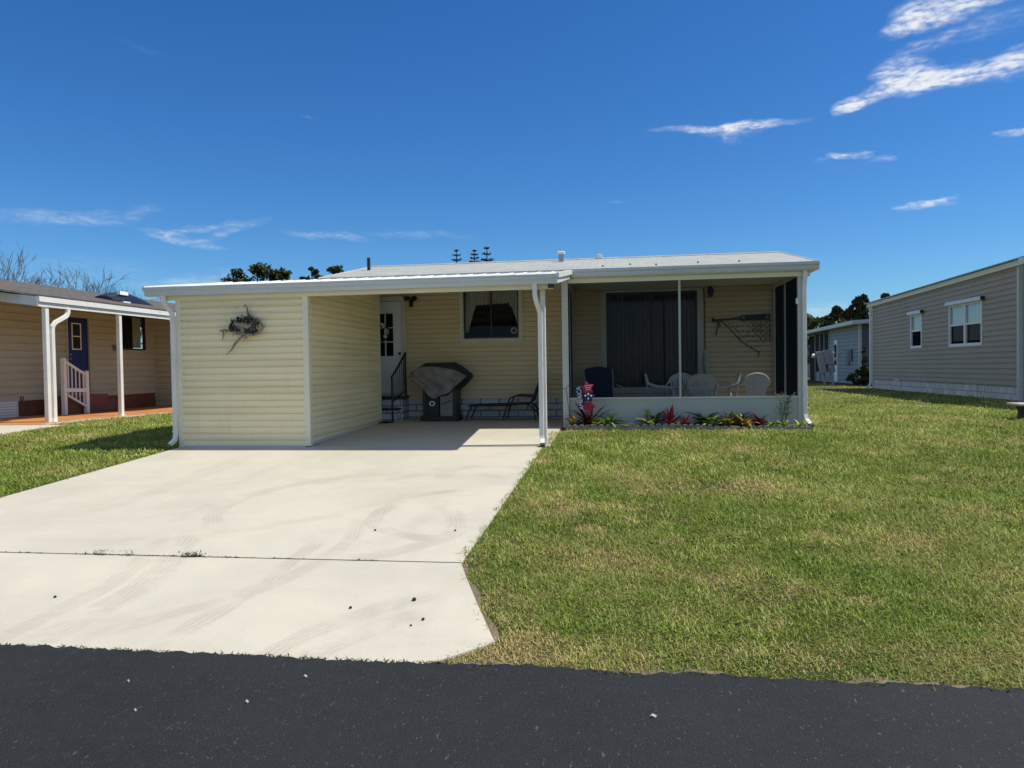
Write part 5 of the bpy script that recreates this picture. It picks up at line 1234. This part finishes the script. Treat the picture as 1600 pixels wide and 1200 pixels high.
norfolk('widest bushiest norfolk pine, nearest the white roof vent', -10.45, 60, 11.25, 1.25, 3)

def bare_tree(label, x, y, h, spread, seed):
    rg = random.Random(seed); t_ = thing('bare_tree', label, 'tree', (x, y, 0), 0, 'leafless trees behind the left neighbour')
    mbt = MB(); mbt.tube([(x, y, -.1), (x + .1, y, h * .25), (x, y, h * .42)], [.32, .26, .22], 8); part(mbt, 'trunk', M['bark'], t_)
    mb = MB()
    def grow(p, d, l, r, lev):
        pts = [p]; rs = [r]
        for s in range(4):
            d = (d + Vector((rg.gauss(0, .13), rg.gauss(0, .13), rg.gauss(.06, .10)))).normalized(); pts.append(pts[-1] + d * l / 4); rs.append(r * (1 - .13 * (s + 1)))
        mb.tube(pts, rs, 5 if lev < 2 else 3, False)
        if lev >= 4: return
        for k in range(rg.choice((2, 3, 3))):
            i = rg.choice((2, 3, 4, 4)); nd = (d + Vector((rg.gauss(0, .55), rg.gauss(0, .55), rg.gauss(.15, .35)))).normalized(); grow(pts[i], nd, l * rg.uniform(.55, .8), max(.014, rs[i] * .62), lev + 1)
    for k in range(10):
        a = 2 * PI * k / 10 + rg.uniform(-.3, .3); grow(Vector((x, y, h * .4)), Vector((math.cos(a) * spread, math.sin(a) * spread, .75)).normalized(), h * .34, .17, 0)
    part(mb, 'crown', M['bark'], t_)
bare_tree('tall leafless tree with pale branches behind the left neighbour roof at the frame edge', -38.5, 40, 7.6, .9, 3)
bare_tree('leafless tree with spreading branches in the middle behind the left neighbour roof', -34.8, 42, 6.9, 1.1, 8)
bare_tree('small leafless tree beside the black skylight behind the left neighbour roof', -29.9, 40, 6.0, 1.0, 11)

G2 = 'trees beyond the blue house'
for i, (x, top, r, lab) in enumerate(((18.9, 5.5, 1.3, 'low broad dark conifer filling the gap in the stand beyond the blue house'), (16.3, 4.3, 1.1, 'lowest dark conifer by the olive tree beyond the blue house'), (17.2, 4.9, 1.35, 'short pointed dark conifer, left in the stand beyond the blue house'), (18.5, 5.85, 1.35, 'dark conifer second from the left in the stand beyond the blue house'), (19.6, 6.45, 1.3, 'dark conifer at the middle of the stand beyond the blue house'),
                                     (20.7, 6.75, 1.25, 'tallest dark conifer of the stand beyond the blue house'), (21.7, 6.7, 1.2, 'dark conifer whose tip peeks above the taupe home roof'))):
    leafy_tree('dark_conifer', lab, x * 1.0, 62 + (i % 2) * 2, 1.6, top, r, M['cypress'], 90, 110, .17, 'cone', 20 + i, .33, G2)
for i, (x, y, top, r, lab) in enumerate(((13.4, 56, 3.9, 1.1, 'low olive green bush tree nearest the porch corner'), (15.0, 58, 4.9, 1.4, 'rounded olive green tree left of the dark conifers'), (17.0, 57, 4.5, 1.5, 'yellowish low tree in front of the dark conifers'))):
    leafy_tree('broadleaf_tree', lab, x, y, .8, top, r, M['treeolive'], 26, 90, .17, 'round', 40 + i, .33, G2)
for i, (x, y, top, r, lab, mt) in enumerate(((12.2, 36.7, .95, .55, 'dark green shrub at the foot of the blue house wall', 'treeleaf'), (11.6, 36.9, .75, .45, 'low dark shrub left of the tallest one by the blue house', 'treeleaf'), (12.75, 36.4, .8, .45, 'yellow flecked shrub by the blue house corner', 'treeolive'))):
    o_ = leafy_tree('shrub', lab, x, y, .02, top, r, M[mt], 16, 60, .08, 'round', 60 + i, .34, 'shrubs by the blue house'); o_['category'] = 'shrub'
o_ = leafy_tree('shrub', 'tall thin sapling rising among the shrubs by the blue house', 11.85, 36.6, .3, 1.9, .26, M['treeleaf'], 12, 30, .08, 'cone', 71, .4, 'shrubs by the blue house'); o_['category'] = 'shrub'

# ------------------------------------------------------------------ small debris
pods = [(-2.09, 6.07, 'dark seed pod alone on the upper driveway slab'), (-1.67, 4.35, 'dark seed pod on the apron left of the paired ones'), (-1.30, 4.51, 'largest dark seed pod on the driveway apron'), (-1.16, 4.21, 'dark seed pod on the apron nearest the flared corner'), (-1.21, 4.12, 'smallest dark crumb on the apron below the pods'), (-3.76, 4.37, 'dark seed pod at the far left of the apron'), (-1.38, 6.1, 'dark seed pod near the lawn edge of the driveway')]
for x, y, lab in pods:
    r = .014 if 'largest' in lab else (.007 if 'smallest' in lab else .010)
    mb = MB(); mb.lathe((x, y, gz(y) + .006 + r * .7), [(r * .2, -r * .7), (r, -r * .3), (r * .95, r * .3), (r * .3, r * .75), (r * .05, r * .8)], 9); o_ = mb.build('seed_pod', M['debris'], smooth=True); tag(o_, lab, 'seed pod', 'seed pods on the driveway')
for x, y, s, lab in ((-1.54, 3.38, .013, 'white paper scrap on the asphalt nearest the driveway'), (-1.70, 3.10, .012, 'pale leaf scrap on the asphalt centre left'), (-2.17, 2.97, .009, 'small pale scrap on the asphalt lower left'), (.15, 3.16, .017, 'long white scrap on the asphalt below the lawn'), (-2.40, 3.24, .009, 'tiny pale scrap on the asphalt far left')):
    mb = MB(); z = -.345 - (3.67 - y) * .0185 + .012
    pts = [(x - s, y, z - .006), (x - .2 * s, y + .35 * s, z + .004), (x + s * .9, y + .1 * s, z - .002), (x + .5 * s, y - .3 * s, z - .008), (x - .3 * s, y - .3 * s, z + .0)]
    mb.prism(pts, (0, 0, -.003)); tag(mb.build('litter_scrap', M['paintfleck']), lab, 'litter', 'scraps on the road')

# ------------------------------------------------------------------ grass
def visible(x, y, m=170):
    yaw = math.atan(160 / 1130.); c, s = math.cos(yaw), math.sin(yaw)
    dx = x * c + y * s; dz = -x * s + y * c
    px = 800 + 1130 * dx / np.maximum(dz, .1)
    return (px > -m) & (px < 1600 + m)
def drR(y): return np.vectorize(drive_R)(y)
def patchy(x, y):
    return np.sin(x * .9 + 1.3) * np.sin(y * .8) + .6 * np.sin(x * 2.1 - y * 1.4 + 2) + .5 * np.sin(x * 4.3 + y * 3.1)
def scatter(x0, x1, y0, y1, dens, keep):
    n = int((x1 - x0) * (y1 - y0) * dens); x = rng.uniform(x0, x1, n); y = rng.uniform(y0, y1, n)
    k = keep(x, y) & visible(x, y); return x[k], y[k]
def keep_right(x, y):
    e = drR(np.minimum(y, 10.4)); ed = e + .0 + .035 * np.sin(y * 7) * np.sin(y * 3.1) + .018 * np.sin(y * 19) + .012 * np.sin(y * 41)
    dirt = (y < 5.2) & (x < e + .05 + .04 * np.sin(y * 11)) & (y > 3.95) & (rng.random(len(x)) < .7)
    rd = np.array([road_edge(v) for v in x]) + rng.normal(.02, .035, len(x))
    ok = (x > ed + rng.normal(-.012, .014, len(x))) & (y > rd) & ~dirt
    ok &= ~((y > 12.50) & (x < 3.28)) & ~((y > 12.3) & (x < -.8))
    ok &= x < 10.95
    bare = (((x - .9) / .55) ** 2 + ((y - 7.9) / .28) ** 2 < 1) | (((x + .5) / .2) ** 2 + ((y - 6.93) / .15) ** 2 < 1)
    return ok & ~(bare & (rng.random(len(x)) < .72))
def keep_left(x, y):
    ok = (x < np.where(y < 10.4, -6.77, -6.80) + rng.normal(0, .03, len(x)))
    return ok & (x > np.where(y < 13.74, -11.43, -11.88)) & (y > 4.4)
bands = [(3.5, 4.8, 9000), (4.8, 6.2, 7500), (6.2, 8, 5400), (8, 10.5, 3400), (10.5, 14, 2000), (14, 20, 900), (20, 28, 340), (28, 41, 130)]
PX = []; PY = []
for y0, y1, dn in bands:
    x, y = scatter(-1.6, 11, y0, y1, dn, keep_right); PX.append(x); PY.append(y)
for y0, y1, dn in ((4.4, 8, 3400), (8, 12, 2500), (12, 16, 1500), (16, 23, 800)):
    x, y = scatter(-12, -6.7, y0, y1, dn, keep_left); PX.append(x); PY.append(y)
x = np.concatenate(PX); y = np.concatenate(PY); n = len(x); print('grass blades', n)
dist = np.sqrt(x * x + y * y); z = np.interp(y, [p[0] for p in PROF], [p[1] for p in PROF]) - .010
sc = np.clip(dist / 5.0, .9, 5.5) ** .72
GR = rng.random((700, 700)); GR = (GR + np.roll(GR, 1, 0) + np.roll(GR, 1, 1) + np.roll(GR, (1, 1), (0, 1))) / 4
gi = ((x + 20) / .09 + rng.normal(0, .45, n)).astype(int) % 700; gj = (y / .09 + rng.normal(0, .45, n)).astype(int) % 700; clump = np.clip((GR[gi, gj] - .5) * 3.2, -1, 1)
near_edge = (y < 4.15)
ln = rng.uniform(.026, .058, n) * np.clip(sc, 1, 1.6) * np.where(near_edge, .8, 1) * (1 + .45 * clump); wd = rng.uniform(.0034, .0062, n) * sc
az = rng.uniform(0, 2 * PI, n); el = np.radians(np.clip(rng.normal(38, 20, n), 5, 82))
dx, dy = np.cos(az), np.sin(az); sx, sy = -dy, dx
b = np.stack([x, y, z], 1); hd = np.stack([dx, dy, np.zeros(n)], 1); sd = np.stack([sx, sy, np.zeros(n)], 1) * wd[:, None] / 2; up = np.array([0, 0, 1.])
c1 = b + (hd * np.cos(el)[:, None] + up * np.sin(el)[:, None]) * (ln * .55)[:, None]
el2 = el - np.radians(rng.uniform(15, 60, n)); tip = c1 + (hd * np.cos(el2)[:, None] + up * np.sin(el2)[:, None]) * (ln * .5)[:, None]
V = np.stack([b - sd, b + sd, c1 - sd * .9, c1 + sd * .9, tip], 1).reshape(-1, 3)
k = np.arange(n)[:, None] * 5; Q = k + np.array([[0, 1, 3, 2]]); T3 = k + np.array([[2, 3, 4]])
tint = np.repeat(np.clip(rng.beta(1.6, 2.0, n) + .10 * patchy(x, y) + .22 * clump, 0, 1), 5)
brown_edge = np.where(y < 4.1, .55, 0) * np.where(x > -1, 1, 0) + np.where((y < 5.2) & (x < drR(np.minimum(y, 10.4)) + .35), .7, 0)
bx = (((x - .75) / .95) ** 2 + ((y - 7.9) / .5) ** 2 < 1) * .75 + (((x + .3) / .5) ** 2 + ((y - 5.6) / .35) ** 2 < 1) * .55 + (((x - 3.2) / .5) ** 2 + ((y - 6.9) / .3) ** 2 < 1) * .5 + (((x - 7.5) / .7) ** 2 + ((y - 11.6) / .35) ** 2 < 1) * .6 + (((x + .5) / .4) ** 2 + ((y - 6.93) / .3) ** 2 < 1) * .4
spots = np.zeros(n)
for sx_, sy_, sr_ in rng.uniform((-1, 4.2, .04), (9, 13, .16), (60, 3)): spots += ((x - sx_) ** 2 + ((y - sy_) * 1.3) ** 2 < sr_ ** 2) * .8
bx = bx + np.clip(spots, 0, .9)
dryv = np.repeat(np.clip(rng.random(n) + brown_edge * rng.random(n) + bx * rng.random(n), 0, 1.7), 5)
go = np_mesh('grass', V, [Q, T3], M['grass'], None, {'tint': tint, 'dry': dryv}); tag(go, kind='stuff')
tag(go, 'mown green lawn grass with yellowed patches', 'grass')
# sandy soil along road edge and driveway flare
mb = MB(); i0 = []; i1 = []
for k_ in range(300):
    xx = -.95 + k_ * .032; i0.append(mb.vs([(xx, road_edge(xx) - .02, -.370)])); i1.append(mb.vs([(xx, road_edge(xx) + .05 + .03 * math.sin(xx * 6) + .02 * math.sin(xx * 17), -.376)]))
for a, b2, c, d in zip(i0[:-1], i0[1:], i1[1:], i1[:-1]): mb.face(a, b2, c, d)
a = []; c = []
for k_ in range(16):
    yy = 3.9 + k_ * .09; a.append(mb.vs([(drive_R(yy) - .01, yy, gz(yy) + .0)])); c.append(mb.vs([(drive_R(yy) + .035 + .02 * math.sin(yy * 11), yy, gz(yy) - .004)]))
for p_, q_, r_, s__ in zip(a[:-1], a[1:], c[1:], c[:-1]): mb.face(p_, s__, r_, q_)
tag(mb.build('verge_soil', M['dust']), kind='structure')
# weeds in the slab joint and at the road edge of the apron
V = []; F = []; T = []; k0 = 0
def weed(x, y, z, n_, r, h):
    global k0
    for _ in range(n_):
        a = random.random() * 2 * PI; c0 = np.array([x + random.gauss(0, r), y + random.gauss(0, r * .35), z + random.random() * h]); d = np.array([math.cos(a), math.sin(a), random.uniform(-.2, .9)]) * random.uniform(.010, .02); s2 = np.array([-math.sin(a), math.cos(a), 0]) * random.uniform(.003, .006)
        V.extend([c0 - d, c0 - s2, c0 + d, c0 + s2]); F.append((k0, k0 + 1, k0 + 2, k0 + 3)); k0 += 4; T.extend([random.random()] * 4)
for (xa, xb, dn) in ((-5.4, -4.6, 40), (-4.35, -3.95, 60), (-3.9, -3.45, 70), (-3.42, -3.2, 120), (-3.15, -2.8, 60), (-2.65, -2.4, 60), (-2.02, -1.82, 60)):
    for _ in range(int((xb - xa) * dn)): weed(random.uniform(xa, xb), 5.275, gz(5.275) - .005, 4, .012, .015)
for (x_, n_) in ((-3.34, 60), (-3.30, 50), (-3.9, 30), (-4.12, 40)): weed(x_, 5.28, gz(5.28), n_, .04, .04)
for _ in range(300): weed(random.uniform(-4.2, -.85), 3.625 + random.gauss(0, .012), -.362, 3, .014, .012)
for _ in range(420):
    xx = random.uniform(-.9, 6.5); weed(xx, road_edge(xx) - abs(random.gauss(0, .035)), -.346, 2, .012, .006)
tag(np_mesh('weeds', np.array(V), [np.array(F)], M['treeolive'], None, {'tint': np.array(T)}), 'small weeds in the driveway joint and along the asphalt edge', 'weeds', None, 'stuff')

# ------------------------------------------------------------------ camera
f = 1130.; vx, h0, roll = 960., 573., .0157
r = math.atan(roll); pitch = math.atan((h0 - 600) / f * math.cos(r)); yaw = math.atan((vx - 800) / f)
fwd = Vector((-math.sin(yaw) * math.cos(pitch), math.cos(yaw) * math.cos(pitch), math.sin(pitch)))
r0_ = Vector((math.cos(yaw), math.sin(yaw), 0)); u0 = r0_.cross(fwd); rt = r0_ * math.cos(r) - u0 * math.sin(r); upv = rt.cross(fwd)
cd = bpy.data.cameras.new('camera'); cd.sensor_width = 36; cd.lens = 36 * f / 1600; cd.clip_end = 2000; cd.clip_start = .05
cam = bpy.data.objects.new('camera', cd); COL.objects.link(cam)
mw = Matrix((rt, upv, -fwd)).transposed().to_4x4(); mw.translation = Vector((0, 0, 1.18)); cam.matrix_world = mw
S.camera = cam

# ------------------------------------------------------------------ light and sky
EL = R(58); sun_dir = Vector((1, .075, 0)).normalized() * math.cos(EL) + Vector((0, 0, math.sin(EL)))   # towards the sun
sl_ = bpy.data.lights.new('sun', 'SUN'); sl_.energy = 4.6; sl_.angle = R(.5); sl_.color = (1, .93, .80)
so = bpy.data.objects.new('sun', sl_); COL.objects.link(so); so.rotation_euler = sun_dir.to_track_quat('Z', 'Y').to_euler(); so.location = (20, 5, 30)
W = bpy.data.worlds.new('World'); S.world = W; W.use_nodes = True; t = NT(W.node_tree); t.n.clear()
sky = t.new('ShaderNodeTexSky'); sky.sky_type = 'NISHITA'; sky.sun_disc = False; sky.sun_elevation = EL
sky.sun_rotation = math.atan2(sun_dir.x, sun_dir.y); sky.altitude = 0; sky.air_density = 1.0; sky.dust_density = .3; sky.ozone_density = 2.2
hs = t.new('ShaderNodeHueSaturation'); hs.inputs['Saturation'].default_value = 1.28; hs.inputs['Value'].default_value = 1.0; t.l.new(sky.outputs[0], hs.inputs['Color'])
gen = t.new('ShaderNodeTexCoord').outputs['Generated']; sp = t.new('ShaderNodeSeparateXYZ'); t.l.new(t.vm('NORMALIZE', gen), sp.inputs[0])
azm = t.math('MULTIPLY', t.math('ARCTAN2', sp.outputs[0], sp.outputs[1]), 180 / PI); elv = t.math('MULTIPLY', t.math('ARCSINE', sp.outputs[2]), 180 / PI)
cb = t.new('ShaderNodeCombineXYZ'); t.l.new(azm, cb.inputs[0]); t.l.new(elv, cb.inputs[1]); ae = cb.outputs[0]
wv = t.vm('ADD', ae, t.vm('MULTIPLY', t.vm('SUBTRACT', t.noise(t.mapv(ae, (.5, 1.1, 1)), 0.7, 3.5, .5, 0, True), (.5, .5, .5)), (2.6, 1.0, 0.)))
CL = [  # az, el, radius az, radius el, rotation, weight
 (8.6, 17.25, 6.4, .42, -2, 1.0), (8.9, 17.0, 3.0, .62, -2, .7), (9.2, 16.4, .9, .5, 0, .35),
 (20.6, 19.0, 2.6, 1.25, -8, 1.15), (18.3, 17.9, 2.9, .75, 16, 1.1), (16.9, 17.35, 1.5, .38, 6, .9), (24.3, 18.35, 3.6, .75, 4, .95), (27.5, 18.5, 3.0, 1.1, 8, .9), (22.0, 18.3, 3.0, .9, 10, .9),
 (23.0, 22.1, 3.9, .85, 6, 1.05), (21.0, 22.4, 2.6, 1.1, 20, .9), (26.5, 23.0, 4.0, 1.2, 6, 1.0), (25.0, 20.9, 4.5, 1.0, 4, .42), (21.3, 20.4, 2.5, .5, 8, .4),
 (16.8, 14.5, 1.7, .34, -7, 1.0), (18.9, 13.9, 1.1, .32, -8, .6), (15.2, 14.3, .9, .25, 0, .4), (21.6, 10.55, 2.3, .32, 0, .95), (23.0, 10.75, 1.2, .2, 10, .7), (26.8, 14.35, 1.6, .3, -2, .95),
 (-39.5, 10.4, 5.2, .75, 5, 0.54), (-34.6, 11.2, 1.6, .6, 10, 0.37), (-32.5, 9.5, 3.4, .5, -10, 0.60), (-31.6, 10.2, 3.6, .32, 12, 0.54), (-28.8, 10.4, 3.2, .42, 18, 0.54), (-22.0, 10.1, 4.4, .34, -3, 0.54), (-15.0, 10.3, 5.0, .4, 0, 0.35), (-31.5, 6.6, 5.5, .7, 10, 0.45), (-38, 7.0, 6, 1.4, 0, 0.24),
 (0.5, 12.6, 1.1, .16, 0, .3), (9.5, 7.5, 1.0, .15, 0, .3), (16.0, 3.6, 4.5, .8, 0, .6), (-23.5, 18.4, .9, .2, -8, .3), (-34.5, 21.7, 2.5, .3, -12, .16)]
tot = None
for (a, e, ra, re, ro, w_) in CL:
    d = t.vm('SUBTRACT', wv, (a, e, 0.)); c, s = math.cos(R(ro)), math.sin(R(ro))
    p = t.vm('DOT_PRODUCT', d, (c / ra, s / ra, 0.)); q = t.vm('DOT_PRODUCT', d, (-s / re, c / re, 0.))
    q2 = t.math('MULTIPLY_ADD', p, p, t.math('MULTIPLY', q, q))
    v = t.math('MULTIPLY', t.math('SUBTRACT', 1., q2, clamp=True), w_)
    tot = v if tot is None else t.math('ADD', tot, v)
st1 = t.noise(t.mapv(ae, (.55, 2.4, 1), (0, 0, R(14))), 1.3, 3.6, .52, .6); st2 = t.noise(t.mapv(ae, (1.2, 2.2, 1), (0, 0, R(-20))), 1.7, 2.5, .45, .3)
den = t.math('MULTIPLY', tot, t.math('ADD', t.math('MULTIPLY_ADD', st1, 2.3, -.55), t.math('MULTIPLY_ADD', st2, 1.2, -.3)))
den = t.smooth(den, .0, 1.9, 0, .95)
hsm = t.mix(1., hs.outputs[0], (.57, .90, 1.21), 'MULTIPLY')
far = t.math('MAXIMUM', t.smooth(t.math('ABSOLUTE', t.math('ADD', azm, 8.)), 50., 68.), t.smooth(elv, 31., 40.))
fill_cloud = t.smooth(t.noise(t.vm('MULTIPLY', gen, (1., 1., 2.2)), 2.1, 6, .62, .3), .44, .66, 0, .8)  # unseen clouds added outside the view to brighten and neutralise shade
den = t.math('MAXIMUM', den, t.math('MULTIPLY', far, fill_cloud))
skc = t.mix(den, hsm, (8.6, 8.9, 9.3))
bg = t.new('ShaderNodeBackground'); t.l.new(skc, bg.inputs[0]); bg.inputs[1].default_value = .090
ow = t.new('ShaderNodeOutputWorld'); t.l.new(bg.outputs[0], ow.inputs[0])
W.cycles.sampling_method = 'MANUAL'; W.cycles.sample_map_resolution = 512

S.view_settings.view_transform = 'Standard'; S.view_settings.look = 'None'; S.view_settings.exposure = .17; S.view_settings.gamma = 1
S.cycles.max_bounces = 8; S.cycles.transparent_max_bounces = 16; S.cycles.diffuse_bounces = 4; S.cycles.use_denoising = True
for o_ in bpy.data.objects:
    for k_ in ('org', 'wm'):
        if k_ in o_: del o_[k_]
